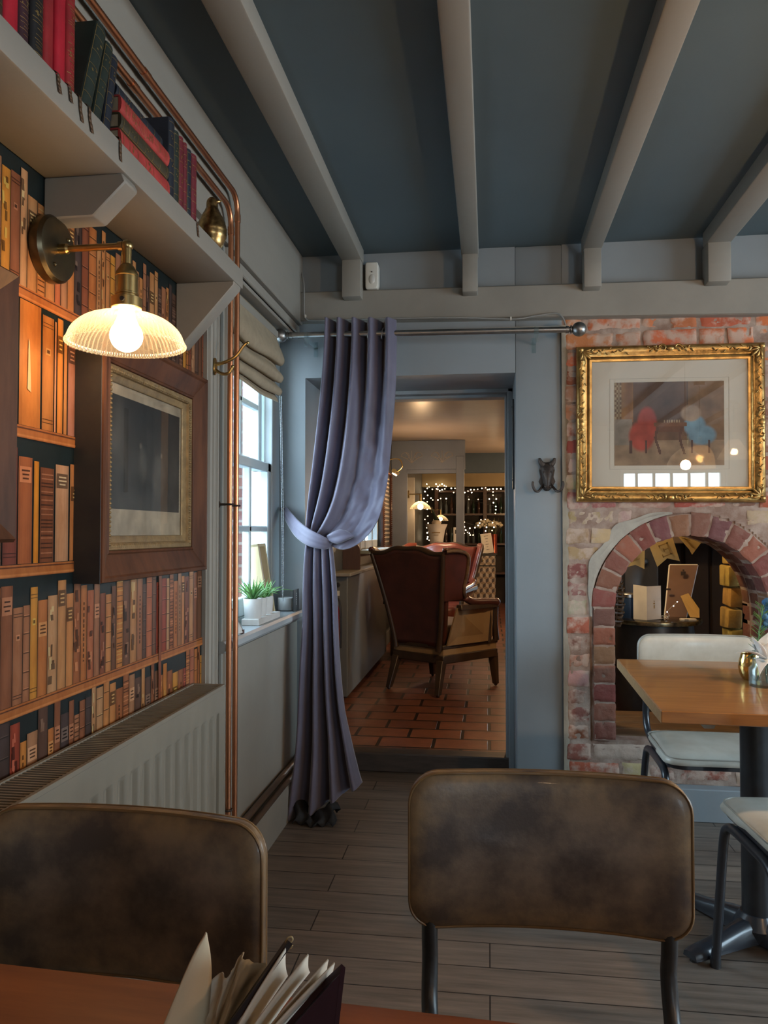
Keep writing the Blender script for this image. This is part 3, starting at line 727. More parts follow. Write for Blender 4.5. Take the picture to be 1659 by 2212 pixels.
# three dark green books leaning to the right (-x rotation tips the top towards +y)
for y, t, h, ln, c, rb, lab in ((1.282, 0.036, 0.205, -0.30, 'green', 0, 'tall dark green book leaning right, nearest the red books'),
                           (1.322, 0.028, 0.190, -0.27, 'green', 0, 'leaning dark green book, middle of the three tilted ones'),
                           (1.360, 0.026, 0.178, -0.19, 'navy', 0.040, 'leaning blue-black book propped against the flat stack')):
    book(lab, t, h, 0.137, c, (XB, y, ZS+math.sin(-ln)*t*0.5), ln, False, 'frame', rb)
# the flat stack: spines towards the room
zz = ZS
for t, h, c, g, lab in ((0.046, 0.232, 'coral', 'frame', 'thick coral red gilt-banded book at the bottom of the flat stack'),
                   (0.031, 0.228, 'olive', 'frame', 'dark olive book lying second from bottom in the flat stack'),
                   (0.034, 0.230, 'coral', 'lines', 'red book with dense gilt lettering lying third in the flat stack'),
                   (0.026, 0.215, 'navy', 'frame', 'dark navy book lying on top of the flat stack')):
    o = book(lab, t, h, 0.142 if c != 'navy' else 0.132, c, (XB, 1.406+h, zz+t/2), flat=True, gilt=g)
    zz += t+0.0006

# --- gilt bird figurine at the end of the shelf
bird = thing('bird_figurine', 'antique gold textured bird figurine standing at the shelf end by the copper pipes', 'figurine', (-0.735, 1.975, ZS))
b = MB()
prof = [(0.0, 0.0), (0.020, 0.001), (0.026, 0.006), (0.022, 0.014), (0.030, 0.03), (0.037, 0.052), (0.037, 0.072), (0.031, 0.094), (0.022, 0.112), (0.016, 0.126), (0.0155, 0.136), (0.014, 0.146), (0.008, 0.154), (0.0, 0.156)]
prof = [(max(0, p.x), p.y) for p in spline([(r, z, 0) for r, z in prof], 48)]; prof[0] = (0, 0); prof[-1] = (0, prof[-1][1])
b.lathe(prof, 40, None, lambda a, z: 1+(0.10*abs(math.sin(9*a+(PI/2 if int(z/0.0085) % 2 else 0)))*(1-((z/0.0085) % 1)*0.9) if 0.02 < z < 0.125 else 0))
b.build('body', m_antique, bird, smooth=60)
b = MB(); b.lathe([(0.0, 0.0), (0.006, 0.0), (0.0, 0.024)], 10, Matrix.Translation((0.010, 0, 0.143)) @ Matrix.Rotation(R(80), 4, 'Y')); b.build('beak', m_antique, bird)
b = MB(); b.hexa([(-0.03, -0.012, 0.03), (-0.02, -0.012, 0.03), (-0.02, 0.012, 0.03), (-0.03, 0.012, 0.03), (-0.075, -0.008, 0.008), (-0.07, -0.008, 0.004), (-0.07, 0.008, 0.004), (-0.075, 0.008, 0.008)], 0.002); b.build('tail', m_antique, bird)

# --- brass wall lamp with the ribbed glass shade
lamp = thing('wall_lamp', 'lit brass wall lamp with ribbed glass dish shade on the book wallpaper', 'lamp', (LX, 1.4, 1.755))
MX = Matrix.Translation((0, 0, 0)) @ Matrix.Rotation(R(90), 4, 'Y')
b = MB(); b.lathe([(0, 0.0), (0.063, 0.0), (0.065, 0.004), (0.065, 0.020), (0.060, 0.027), (0.052, 0.029), (0.0, 0.029)], 40, MX); b.build('wall_plate', m_oldbrass, lamp)
for y, z in ((0.028, 0.028), (-0.02, -0.036)):
    b = MB(); b.ball((0.030, y, z), 0.004, 8); b.build('plate_screw', m_oldbrass, lamp)
b = MB(); b.lathe([(0, 0.027), (0.010, 0.027), (0.010, 0.044), (0.0065, 0.048), (0.0065, 0.150), (0.009, 0.151), (0.009, 0.160)], 20, MX)
b.ball((0.168, 0, 0), 0.0115, 16); b.lathe([(0.009, -0.004), (0.009, -0.018), (0.0085, -0.018), (0.0085, -0.036), (0.012, -0.040)][::-1], 20, Matrix.Translation((0.168, 0, 0))); b.build('arm', m_brass, lamp)
LH = Matrix.Translation((0.168, 0, 0))
b = MB(); b.lathe([(0.009, -0.036), (0.013, -0.040), (0.019, -0.050), (0.0215, -0.056), (0.0215, -0.060), (0.0205, -0.061), (0.0205, -0.092), (0.0215, -0.093), (0.0215, -0.096), (0.0205, -0.097), (0.0205, -0.100), (0.029, -0.103), (0.029, -0.122), (0.026, -0.123), (0, -0.123)], 32, LH); b.build('lamp_holder', m_brass, lamp)
b = MB(); b.lathe([(0.0, 0.0), (0.0045, 0.0), (0.0045, 0.004), (0.0, 0.004)], 12, LH @ Matrix.Translation((0.006, -0.0285, -0.112)) @ Matrix.Rotation(R(90), 4, 'X')); b.build('holder_screw', m_black, lamp)
b = MB()
sp = spline([(0.027, -0.121, 0), (0.029, -0.128, 0), (0.044, -0.134, 0), (0.076, -0.146, 0), (0.098, -0.165, 0), (0.107, -0.184, 0), (0.108, -0.188, 0)], 22)
b.lathe([(p.x, p.y) for p in sp]+[(0.1105, -0.1895), (0.1115, -0.1925), (0.1095, -0.1955), (0.1065, -0.1945), (0.1055, -0.190)]+[(p.x-0.0022, p.y-0.0008) for p in sp[::-1][1:]], 264, LH, lambda a, z: 1+0.016*math.cos(66*a))
b.build('glass_shade', m_shade, lamp, smooth=70)
b = MB(); b.ball((0, 0, -0.176), 0.031, 24); b.lathe([(0.014, -0.120), (0.015, -0.136), (0.022, -0.152)], 20)
o = b.build('bulb', m_bulb, lamp, smooth=180); o.location = (0.168, 0, 0)

# --- dark framed engraving (deep frame)
def frame_sweep(b, w, h, prof, M):
    """mitred frame; prof = list of (inset from outer edge, height above the wall); plane local xy, z out"""
    rings = []
    for ins, zt in prof:
        rings.append([b.bm.verts.new(M @ Vector((sx*(w/2-ins), sy*(h/2-ins), zt))) for sx, sy in ((-1, -1), (1, -1), (1, 1), (-1, 1))])
    fs = []
    for a, c in zip(rings, rings[1:]):
        for k in range(4): fs.append(b.bm.faces.new((a[k], a[(k+1) % 4], c[(k+1) % 4], c[k])))
    b._paint(fs)
WL = Matrix(((0, 0, 1, 0), (1, 0, 0, 0), (0, 1, 0, 0), (0, 0, 0, 1)))     # local x->+Y, y->+Z, z->+X
def picmat(name, kind):
    m = bpy.data.materials.new(name); m.use_nodes = True
    nt = m.node_tree; N = nt.nodes; L = nt.links; p = N['Principled BSDF']; p.inputs['Roughness'].default_value = 0.7
    at = N.new('ShaderNodeAttribute'); at.attribute_name = 'Col'
    tc = N.new('ShaderNodeTexCoord'); n = N.new('ShaderNodeTexNoise'); n.inputs['Scale'].default_value = 16; n.inputs['Detail'].default_value = 8
    L.new(tc.outputs['Object'], n.inputs['Vector'])
    mr = N.new('ShaderNodeMapRange'); mr.inputs['From Min'].default_value = 0.3; mr.inputs['From Max'].default_value = 0.7; mr.inputs['To Min'].default_value = 0.7; mr.inputs['To Max'].default_value = 1.35
    L.new(n.outputs['Fac'], mr.inputs['Value'])
    v = N.new('ShaderNodeVectorMath'); v.operation = 'SCALE'; L.new(at.outputs['Color'], v.inputs[0]); L.new(mr.outputs[0], v.inputs['Scale']); L.new(v.outputs[0], p.inputs['Base Color'])
    return m
def picgrid(b, w, h, fn, M, z, nu=70, nv=80):
    for j in range(nv):
        for i in range(nu):
            u0, u1, v0, v1 = i/nu, (i+1)/nu, j/nv, (j+1)/nv
            b.col(*fn((u0+u1)/2, (v0+v1)/2))
            b.face([M @ Vector(((u-0.5)*w, (v-0.5)*h, z)) for u, v in ((u0, v0), (u1, v0), (u1, v1), (u0, v1))])
def blob(u, v, cu, cv, ru, rv): return max(0.0, 1-((u-cu)/ru)**2-((v-cv)/rv)**2)
def mix3(a, c, t): t = max(0, min(1, t)); return tuple(x+(y-x)*t for x, y in zip(a, c))
def engraving(u, v):
    c = (0.028, 0.025, 0.021)
    c = mix3(c, (0.055, 0.05, 0.042), 0.7*(0.5+noise.noise((u*5, v*4, 1))))
    c = mix3(c, (0.016, 0.015, 0.014), blob(u, v, 0.5, 0.95, 0.9, 0.35))
    c = mix3(c, (0.10, 0.09, 0.075), 1.0*blob(u, v, 0.66, 0.33, 0.12, 0.24))
    c = mix3(c, (0.075, 0.068, 0.056), blob(u, v, 0.42, 0.42, 0.07, 0.2))
    c = mix3(c, (0.15, 0.13, 0.105), blob(u, v, 0.39, 0.60, 0.022, 0.035)+blob(u, v, 0.70, 0.55, 0.02, 0.03))
    c = mix3(c, (0.07, 0.062, 0.05), 0.8*blob(u, v, 0.10, 0.6, 0.10, 0.5)+0.6*blob(u, v, 0.9, 0.4, 0.09, 0.4))
    c = mix3(c, (0.06, 0.055, 0.047), 0.9*blob(u, v, 0.5, 0.0, 0.9, 0.22))
    return c
fr = thing('framed_picture', 'deep dark wood framed old engraving hanging on the book wallpaper under the lamp', 'picture', (LX, 1.812, 1.365))
FW, FH = 0.605, 0.545
b = MB(); frame_sweep(b, FW, FH, [(0, 0.0), (0, 0.060), (0.004, 0.063)], WL); b.build('frame_side', m_blackside, fr, smooth=0)
b = MB(); frame_sweep(b, FW, FH, [(0.0, 0.058), (0.002, 0.0645), (0.010, 0.0655), (0.014, 0.061), (0.058, 0.045), (0.062, 0.048), (0.066, 0.046), (0.068, 0.038)], WL); b.build('frame_moulding', m_brownwood, fr, smooth=0)
m_dullgold = mat('dull_gilt_slip', (0.30, 0.20, 0.09), (0.20, 0.13, 0.06), rough=0.5, metal=0.5, scale=40, bump=0.4, bscale=90)
b = MB(); frame_sweep(b, FW-0.132, FH-0.132, [(0.0, 0.040), (0.003, 0.044), (0.016, 0.040), (0.018, 0.034), (0.032, 0.030), (0.034, 0.026)], WL)
iw, ih = FW-0.132-0.018, FH-0.132-0.018
def rope(b, iw, ih, M, z, r, st):
    for s in (-1, 1):
        k = int(iw/st)
        for i in range(k): b.ball(M @ Vector((-iw/2+st*(i+0.5), s*ih/2, z)), r, 6, (0.6, 1.0, 1.0))
        k = int(ih/st)
        for i in range(k): b.ball(M @ Vector((s*iw/2, -ih/2+st*(i+0.5), z)), r, 6, (1.0, 1.0, 0.6))
rope(b, iw, ih, WL, 0.040, 0.0065, 0.010)
b.build('gilt_slip', m_dullgold, fr, smooth=50)
b = MB(col=True); pw, ph = FW-0.20, FH-0.20
b.col(0.36, 0.29, 0.20); b.box(0.010, 0.024, -pw/2-0.02, pw/2+0.02, -ph/2-0.02, ph/2+0.02)
ME = WL @ Matrix.Translation((0.0, 0.018, 0))
picgrid(b, pw-0.02, ph-0.085, engraving, ME, 0.0248)
b.build('print', picmat('engraving_print', 0), fr, smooth=0)
b = MB(); b.box(0.0275, 0.0285, -pw/2-0.006, pw/2+0.006, -ph/2-0.006, ph/2+0.006); b.build('glass_pane', m_picglass, fr, smooth=0)
# second frame, cut by the left edge of the picture
fr = thing('framed_picture', 'brown wooden picture frame cut off by the left edge, beside the lamp', 'picture', (LX, 0.93, 1.415))
b = MB(); frame_sweep(b, 0.60, 0.465, [(0, 0), (0, 0.050), (0.006, 0.058), (0.060, 0.034), (0.066, 0.030), (0.068, 0.020)], WL); b.build('frame_moulding', m_brownwood, fr, smooth=0)
b = MB(col=True); b.col(0.3, 0.26, 0.2); b.box(0.006, 0.016, -0.24, 0.24, -0.172, 0.172); picgrid(b, 0.40, 0.27, engraving, WL, 0.0165, 20, 20); b.build('print', picmat('engraving_print_dark', 0), fr, smooth=0)

# --- panel radiator
rad = thing('radiator', 'long grey ribbed panel radiator under the book wallpaper', 'radiator', (LX, 1.5, 0.14))
b = MB(); x1 = -0.748; z0, z1 = 0.15, 0.762
def radf(u, v):
    y = 0.45+1.685*u; z = z0+(z1-z0)*v
    k = (y-0.45)/0.0575; g = 0.5-0.5*math.cos(2*PI*k)
    g = min(1.0, max(0.0, (g-0.25)*2.0))
    e = 1.0 if 0.075 < v < 0.87 else (max(0, 1-abs(v-(0.075 if v < 0.5 else 0.87))/0.02))
    if y < 0.50 or y > 2.085: e = 0
    return (x1-0.015*g*e, y, z)
vs = [0, 0.05, 0.056, 0.075, 0.3, 0.6, 0.87, 0.889, 0.895, 1.0]
V = [[b.bm.verts.new(radf(i/400, v)) for i in range(401)] for v in vs]
b._paint([b.bm.faces.new((V[j][i], V[j][i+1], V[j+1][i+1], V[j+1][i])) for j in range(len(vs)-1) for i in range(400)])
b.box(x1-0.022, x1-0.012, 0.45, 2.135, z0, z1); b.box(x1-0.022, x1+0.001, 0.449, 0.453, z0, z1); b.box(x1-0.022, x1+0.001, 2.132, 2.136, z0, z1)
b.build('front_panel', m_radiator, rad, True, smooth=50)
b = MB(); b.box(-0.845, -0.832, 0.45, 2.135, z0, z1, 0.003); b.build('back_panel', m_radiator, rad, True)
for y in (0.447, 2.128):
    b = MB(); b.box(-0.848, x1+0.002, y, y+0.010, z0+0.05, z1+0.004, 0.002); b.build('side_panel', m_radiator, rad, True)
b = MB()
b.box(-0.848, -0.838, 0.45, 2.135, z1-0.006, z1+0.004, 0.001); b.box(x1-0.008, x1+0.002, 0.45, 2.135, z1-0.006, z1+0.004, 0.001)
y = 0.47
while y < 2.12: b.box(-0.840, x1-0.006, y, y+0.0055, z1-0.006, z1+0.002); y += 0.0125
b.build('top_grille', m_radiator, rad, True, smooth=0)
b = MB(); b.box(-0.838, x1-0.01, 0.46, 2.125, z1-0.03, z1-0.02); b.build('convector_fins', m_grille, rad, True, smooth=0)
for y in (0.7, 1.9):
    b = MB(); b.box(-0.8555, -0.84, y, y+0.04, 0.3, 0.7); b.build('wall_bracket', m_radiator, rad, True)
for P_ in ([(-0.79, 2.14, 0.185), (-0.79, 2.17, 0.185), (-0.79, 2.17, 0.12), (-0.79, 2.17, 0.0)], [(-0.79, 0.44, 0.185), (-0.79, 0.41, 0.185), (-0.79, 0.41, 0.0)]):
    b = MB(); b.tube(P_, 0.008, 10); b.build('feed_pipe', m_radiator, rad, True)

# --- copper pipes: along the wall over the books, then down beside the window
def vpipe(label, x, y, ztop, y0, clips):
    o = thing('copper_pipe', label, 'pipe', (x, y, 0))
    r = 0.0088; br = 0.055
    p = [(x, y0, ztop), (x, y-br-0.25, ztop), (x, y-br, ztop)]+[(x, y-br+br*math.sin(a), ztop-br+br*math.cos(a)) for a in [PI/2*i/9 for i in range(1, 10)]]+[(x, y, ztop-0.4), (x, y, 0.0)]
    b = MB(); b.tube(p, r, 14); b.build('tube', m_copper, o, True, smooth=60)
    for P_ in ([(x, y-0.7, ztop), (x, y-0.67, ztop)], [(x, y-1.15, ztop), (x, y-1.12, ztop)], [(x, y, ztop-br-0.03), (x, y, ztop-br-0.005)]):
        b = MB(); b.tube(P_, r+0.0016, 14); b.build('coupling', m_copper, o, True, smooth=60)
    for z in clips:
        b = MB(); b.tube([(x+(r+0.003)*math.cos(a), y+(r+0.003)*math.sin(a), z) for a in [2*PI*i/20 for i in range(20)]], 0.0035, 6, closed=True)
        b.tube([(x-r-0.003, y-0.002, z), (LX+0.013 if z < 2.12 else LX+0.02, y-0.004, z)], 0.004, 8)
        b.lathe([(0.0, 0.0), (0.010, 0.0), (0.010, 0.003), (0.0, 0.006)], 14, Matrix.Translation((LX+0.0135 if z < 2.12 else LX+0.02, y-0.004, z)) @ Matrix.Rotation(R(90), 4, 'Y'))
        b.build('pipe_clip', m_iron, o, True)
vpipe('right hand copper pipe running along the wall and down beside the window', -0.812, 2.415, 2.30, 0.2, (2.0, 1.286))
vpipe('left hand copper pipe, bending lower and dropping beside the coat hook', -0.812, 2.352, 2.235, 0.2, (2.03, 1.288, 0.33))
for k, (x, z, lab) in enumerate(((-0.838, 0.205, 'upper heating pipe running along the wall above the left skirting'), (-0.826, 0.172, 'lower heating pipe lying on the left skirting'))):
    o = thing('heating_pipe', lab, 'pipe', (x, 2.8, z)); b = MB(); b.tube([(x, 2.2, z), (x, 3.40, z)], 0.012, 12)
    b.build('tube', mat('painted_brown_pipe', (0.14, 0.09, 0.06), (0.10, 0.065, 0.045), rough=0.4, metal=0.3, scale=9), o, True)

# --- brass coat hook on the architrave
hk = thing('coat_hook', 'brass double coat hook screwed to the window architrave behind the copper pipes', 'hook', (LX+0.013, 2.29, 1.715))
b = MB(); b.lathe([(0.0, 0.0), (0.017, 0.0), (0.016, 0.004), (0.0, 0.007)], 20, Matrix.Translation((0.006, 0, 0)) @ Matrix.Diagonal((1, 0.75, 1.6, 1)) @ Matrix.Rotation(R(90), 4, 'Y')); b.build('back_plate', m_brass, hk)
b = MB(); b.tube(spline([(0.008, 0, 0.006), (0.04, 0, 0.012), (0.075, 0, 0.030), (0.100, 0, 0.062), (0.112, 0, 0.070)], 16), [0.006-0.00012*i for i in range(16)], 10); b.ball((0.112, 0, 0.070), 0.0058, 10); b.build('upper_prong', m_brass, hk)
b = MB(); b.tube(spline([(0.008, 0, -0.010), (0.03, 0, -0.024), (0.052, 0, -0.022), (0.064, 0, -0.004)], 14), 0.005, 10); b.ball((0.064, 0, -0.003), 0.0058, 10); b.build('lower_prong', m_brass, hk)

# --- roman blind
bl = thing('roman_blind', 'beige linen roman blind gathered in soft folds at the top of the window', 'blind', (LX, 2.85, 1.75))
b = MB()
pts = [(-0.905, 2.075), (-0.897, 2.02), (-0.874, 1.965), (-0.866, 1.935), (-0.878, 1.917), (-0.905, 1.925), (-0.900, 1.905), (-0.878, 1.880), (-0.870, 1.862), (-0.882, 1.845), (-0.908, 1.852), (-0.902, 1.835), (-0.882, 1.815), (-0.876, 1.800), (-0.886, 1.786), (-0.908, 1.795), (-0.904, 1.780), (-0.896, 1.768), (-0.892, 1.752)]
pf = spline([(x, z, 0) for x, z in pts], 90)
def blf(u, v):
    p = pf[int(round(v*89))]; y = 2.475+0.725*u
    sag = -0.018*math.sin(PI*u)**2*(0.3 if v > 0.95 else 1.0)*(1-v*0.6)+0.004*math.sin(u*9+v*5)
    ex = 0.010*math.cos(PI*(u-0.5))*math.sin(v*22)*0.4
    return (p.x+ex, y, p.y+sag*min(1, v*5))
b.grid(blf, 40, 90)
b.build('blind_fabric', m_blind, bl, True, smooth=180, mods=[('SOLIDIFY', {'thickness': 0.0025})])
b = MB(); b.box(-0.925, -0.895, 2.46, 3.21, 2.035, 2.064); b.build('head_rail', m_paint, bl, True)
m_chain = mat('bead_chain', (0.45, 0.47, 0.48), rough=0.35, metal=0.7)
b = MB()
for k in range(0, 172):
    z = 1.79-k*0.0052
    w = 0.012 if k < 150 else 0.012*math.cos((k-150)/22*PI/2)
    y0 = 3.215+0.045*min(1, k/120)
    for s in (-1, 1): b.ball((-0.889, y0+0.02+s*w, z), 0.0021, 6)
b.build('bead_chain', m_chain, bl, True, smooth=180)

# --- things on the window sill
ZW = 0.8525
def bevel_leaf(b, base, tip, w, up, n=7, fold=0.25):
    base = Vector(base); tip = Vector(tip); d = tip-base; s = d.cross(Vector((0, 0, 1))).normalized() if abs(d.normalized().z) < 0.98 else Vector((1, 0, 0))
    nn = s.cross(d).normalized(); V = []
    for i in range(n+1):
        t = i/n; c = base+d*t+Vector((0, 0, up))*math.sin(PI*t)*0.7-Vector((0, 0, up*0.6))*t*t
        ww = w*(math.sin(PI*min(1, 0.18+0.82*t))**0.8)*(1-t**3)
        V.append((b.bm.verts.new(c-s*ww), b.bm.verts.new(c+nn*(-ww*fold)), b.bm.verts.new(c+s*ww)))
    fs = []
    for a, c in zip(V, V[1:]):
        fs.append(b.bm.faces.new((a[0], a[1], c[1], c[0]))); fs.append(b.bm.faces.new((a[1], a[2], c[2], c[1])))
    b._paint(fs)
def rosette(b, n, R0, h, w, seed, tw=0.4):
    q = random.Random(seed)
    for i in range(n):
        a = i*2.399+q.uniform(-0.2, 0.2); t = i/n; el = R(18)+R(60)*t+q.uniform(-0.12, 0.12); L_ = R0*(1-0.25*t)*q.uniform(0.85, 1.1)
        bevel_leaf(b, (0.006*math.cos(a), 0.006*math.sin(a), 0), (L_*math.cos(el)*math.cos(a), L_*math.cos(el)*math.sin(a), h+L_*math.sin(el)*0.9), w*(1-0.3*t), 0.02*(1-t))
tray = thing('plant_tray', 'whitewashed wooden tray holding three little potted succulents on the sill', 'tray', (-0.880, 2.90, ZW))
b = MB(); b.box(-0.034, 0.034, -0.115, 0.18, 0.0, 0.024, 0.002)
b.build('block', m_wash, tray)
for y, rr, hh, lab, kind in ((2.825, 0.036, 0.074, 'white pot with spiky green succulent, nearest on the tray', 0), (2.910, 0.030, 0.070, 'white pot with low rounded succulent, middle of the tray', 1), (2.992, 0.031, 0.068, 'white pot with tall spiky succulent, farthest on the tray', 2)):
    p = thing('potted_succulent', lab, 'potted plant', (-0.882, y, ZW+0.024), 0, 'succulents on the sill tray')
    b = MB(); b.lathe([(0.0, 0), (rr*0.86, 0), (rr*0.88, 0.002), (rr, hh), (rr-0.003, hh), (rr-0.006, hh-0.012), (0, hh-0.012)], 30); b.build('pot', m_pot, p)
    b = MB(); b.lathe([(0, hh-0.006), (rr-0.005, hh-0.009)], 20); b.build('soil', mat('dark_soil', (0.05, 0.035, 0.025), rough=0.9, bump=0.5), p)
    b = MB()
    if kind == 1:
        q = random.Random(5)
        for i in range(16):
            a = i*2.4; r_ = 0.022*math.sqrt(i/16); b.ball((r_*math.cos(a), r_*math.sin(a), hh+0.004+0.010*(1-i/16)), 0.0095, 8, (1, 1, 0.8))
    else: rosette(b, 26 if kind == 0 else 20, 0.118 if kind == 0 else 0.112, 0.004, 0.0070, 3+kind)
    o = b.build('leaves', m_leaf, p, smooth=60, mods=[('SOLIDIFY', {'thickness': 0.0012})] if kind != 1 else None)
    if kind != 1: o.location = (0, 0, hh-0.006)
# candle in its glass box with black end, standing at the far end of the sill
cd = thing('boxed_candle', 'white candle inside clear box with black end panel at the far sill end', 'candle', (-0.893, 3.345, ZW), R(0))
b = MB(); b.box(-0.044, 0.044, -0.045, 0.045, 0, 0.0015); b.box(-0.044, -0.0425, -0.045, 0.045, 0, 0.088); b.box(-0.044, 0.044, 0.0435, 0.045, 0, 0.088); b.box(-0.044, 0.044, -0.045, -0.0435, 0, 0.088); b.box(-0.044, 0.044, -0.045, 0.045, 0.0865, 0.088); b.build('clear_box', m_winglass, cd, smooth=0)
b = MB(); b.box(0.044, 0.047, -0.047, 0.047, 0, 0.094); b.build('end_panel', mat('black_card', (0.012, 0.016, 0.02), rough=0.4), cd)
b = MB()
for k in range(6):
    z = 0.026+k*0.0095; b.box(0.047, 0.0475, -0.004, 0.002, z, z+(0.005 if k % 2 else 0.0065)); b.box(0.047, 0.0475, 0.004, 0.0055, z+0.001, z+0.005)
b.build('panel_lettering', m_whitecard, cd, smooth=0)
b = MB(); b.lathe([(0, 0.003), (0.034, 0.003), (0.036, 0.006), (0.036, 0.056), (0.034, 0.058), (0.031, 0.052), (0, 0.050)], 30); b.build('candle_jar', m_petal, cd)
# leaning light-wood frame seen edge on, by the window
def easel(label, loc, w, h, d, tilt, rz, mfr, front):
    o = thing('standing_frame', label, 'picture frame', loc, rz)
    M = Matrix.Rotation(-tilt, 4, 'X')
    b = MB()
    t = 0.012
    for x0, x1, z0_, z1_ in ((-w/2, -w/2+t, 0, h), (w/2-t, w/2, 0, h), (-w/2, w/2, 0, t), (-w/2, w/2, h-t, h)): b.box(x0, x1, -d/2, d/2, z0_, z1_, 0.001, 1, M)
    b.build('frame', mfr, o)
    b = MB(); b.box(-w/2+t*0.9, w/2-t*0.9, d*0.05, d*0.2, t*0.9, h-t*0.9, 0, 1, M); b.build('panel', front, o)
    return o
m_palewood = mat('pale_wood', (0.56, 0.45, 0.26), (0.48, 0.38, 0.21), rough=0.5, scale=9, stretch=(8, 8, 1))
easel('pale wood deep box frame leaning back against the window sash behind the succulents', (-0.916, 3.13, ZW), 0.10, 0.30, 0.045, R(9), R(88), m_palewood, mat('grey_lilac_panel', (0.45, 0.42, 0.46), rough=0.6))
o = thing('menu_card', 'white card with green print leaning in a dark edged stand at the near sill end', 'card', (-0.865, 2.50, ZW))
b = MB(); b.panel([(0.026, -0.07, 0.004), (0.030, 0.062, 0.004), (-0.064, 0.025, 0.20), (-0.068, -0.11, 0.20)], 0.006); b.build('card', m_whitecard, o, smooth=0)
b = MB(); b.panel([(0.027, -0.068, 0.012), (0.028, 0.008, 0.012), (-0.060, -0.020, 0.19), (-0.060, -0.10, 0.19)], 0.0075); b.build('green_print', mat('green_print_ink', (0.16, 0.33, 0.26), (0.35, 0.42, 0.30), rough=0.6, scale=30), o, smooth=0)
b = MB(); b.tube([(0.032, 0.066, 0.003), (-0.062, 0.029, 0.202)], 0.003, 6); b.box(-0.03, 0.034, 0.055, 0.068, 0.0, 0.014); b.build('stand', m_darkwood, o)
# ================================================================ FAR WALL
# --- curtain pole
RY = 3.240
PA, PB = aY(632, 724.5, RY), aY(1222, 712, RY)
RZ = PA.z
pole = thing('curtain_pole', 'brushed steel curtain pole with ball finials above the doorway', 'curtain pole', (-0.27, RY, RZ))
RZR = PB.z
b = MB(); b.tube([PA, PB], 0.0125, 20); b.build('rod', m_steel, pole, True, smooth=60)
for x, z, s in ((PA.x, RZ, -1), (PB.x, RZR, 1)):
    b = MB(); M = Matrix.Translation((x, RY, z)) @ Matrix.Rotation(R(90)*s, 4, 'Y')
    b.lathe([(0, 0), (0.015, 0), (0.015, 0.012), (0.011, 0.014), (0.011, 0.017), (0.017, 0.019), (0.017, 0.023), (0.010, 0.026)]+[(0.030*math.sin(a), 0.054-0.030*math.cos(a)) for a in [0.35+(PI-0.35)*i/14 for i in range(15)]], 26, M)
    b.build('finial', m_pewter, pole, True, smooth=50)
for x in (-0.775, 0.200):
    b = MB(); z = RZ+(x-PA.x)/(PB.x-PA.x)*(RZR-RZ)
    b.box(x-0.009, x+0.009, RY-0.017, 3.42, z-0.018, z-0.014); b.box(x-0.009, x+0.009, RY-0.018, RY-0.014, z-0.055, z+0.012, 0.001); b.box(x-0.009, x+0.009, 3.409, 3.419, z-0.055, z+0.01)
    b.build('rod_bracket', m_clear, pole, True, smooth=0)

# --- velvet curtain, gathered by a tie-back
cur = thing('door_curtain', 'grey violet velvet curtain tied back at the left of the doorway', 'curtain', (-0.6, RY, 0))
def PXY(px, py, Y=RY): p = aY(px, py, Y); return Vector((p.x, p.z, 0))
Lft = spline([PXY(*p) for p in ((706, 691), (704, 745), (697, 840), (685, 950), (672, 1060), (664, 1120), (662, 1160))], 60)
Rgt = spline([PXY(*p) for p in ((855, 691), (856, 745), (853, 850), (844, 970), (834, 1065), (818, 1125), (788, 1166), (752, 1186), (722, 1182), (706, 1170))], 60)
def interp(L_, t):
    t = max(0, min(1, t))*(len(L_)-1); k = min(int(t), len(L_)-2); return L_[k].lerp(L_[k+1], t-k)
def wave(u, ph=0.0): 
    return math.sin(2*PI*(4.5*u)+ph)+0.28*math.sin(2*PI*(9*u)+0.7+ph)
def upper(u, v):
    # squeeze the pleats at the left so that a broad panel hangs at the right
    uu = u
    p = interp(Lft, v)*(1-uu)+interp(Rgt, v)*uu
    k = max(0.0, (v-0.08))
    amp = 0.042*(1-0.35*v)*(1.0-0.7*max(0.0, (v-0.75)/0.25))
    ph = 0.4
    w = wave(uu**0.85, ph)
    broad = max(0.0, min(1.0, (uu-0.42)/0.2))*max(0.0, min(1.0, (v-0.16)/0.25))     # the flat billowing right part
    w = w*(1-0.85*broad)-0.7*broad*math.sin(PI*min(1, (uu-0.38)/0.62))
    y = RY-amp*w
    cr = 0.010*max(0, v-0.55)/0.45*math.sin(26*(p.y+0.8*p.x)+3*uu)+broad*(0.009*noise.noise((p.x*15+p.y*9, p.y*8, 2.0))+0.004*noise.noise((p.x*38-p.y*30, p.y*26, 5.0)))
    y -= cr*1.3
    y -= 0.035*math.sin(PI*min(1, max(0, (v-0.35)/0.65)))*uu
    return (p.x, y, p.y)
b = MB(); b.grid(upper, 150, 130)
b.build('upper_drape', m_velvet, cur, True, smooth=180, mods=[('SOLIDIFY', {'thickness': 0.003})])
L2 = spline([PXY(*p) for p in ((668, 1150), (662, 1200), (660, 1280), (661, 1340), (656, 1450), (650, 1600), (640, 1700), (633, 1772))], 60)
R2 = spline([PXY(*p) for p in ((716, 1172), (722, 1215), (728, 1290), (732, 1400), (742, 1520), (758, 1600), (772, 1660), (781, 1692))], 60)
def lower(u, v):
    p = interp(L2, v)*(1-u)+interp(R2, v)*u
    amp = 0.012+0.030*v
    w = math.sin(2*PI*(3.3*u**1.1)+0.9+0.5*v)+0.35*math.sin(2*PI*6.6*u+1.0)
    y = RY-0.005-amp*w-0.05*v*(1-u)-0.004*noise.noise((u*9, v*7, 5.0))
    f = 1-max(0, v-0.93)*0.0
    z = max(0.006+0.004*math.sin(u*19), p.y)
    return (p.x-0.02*max(0, v-0.85)*(1-u), y, z)
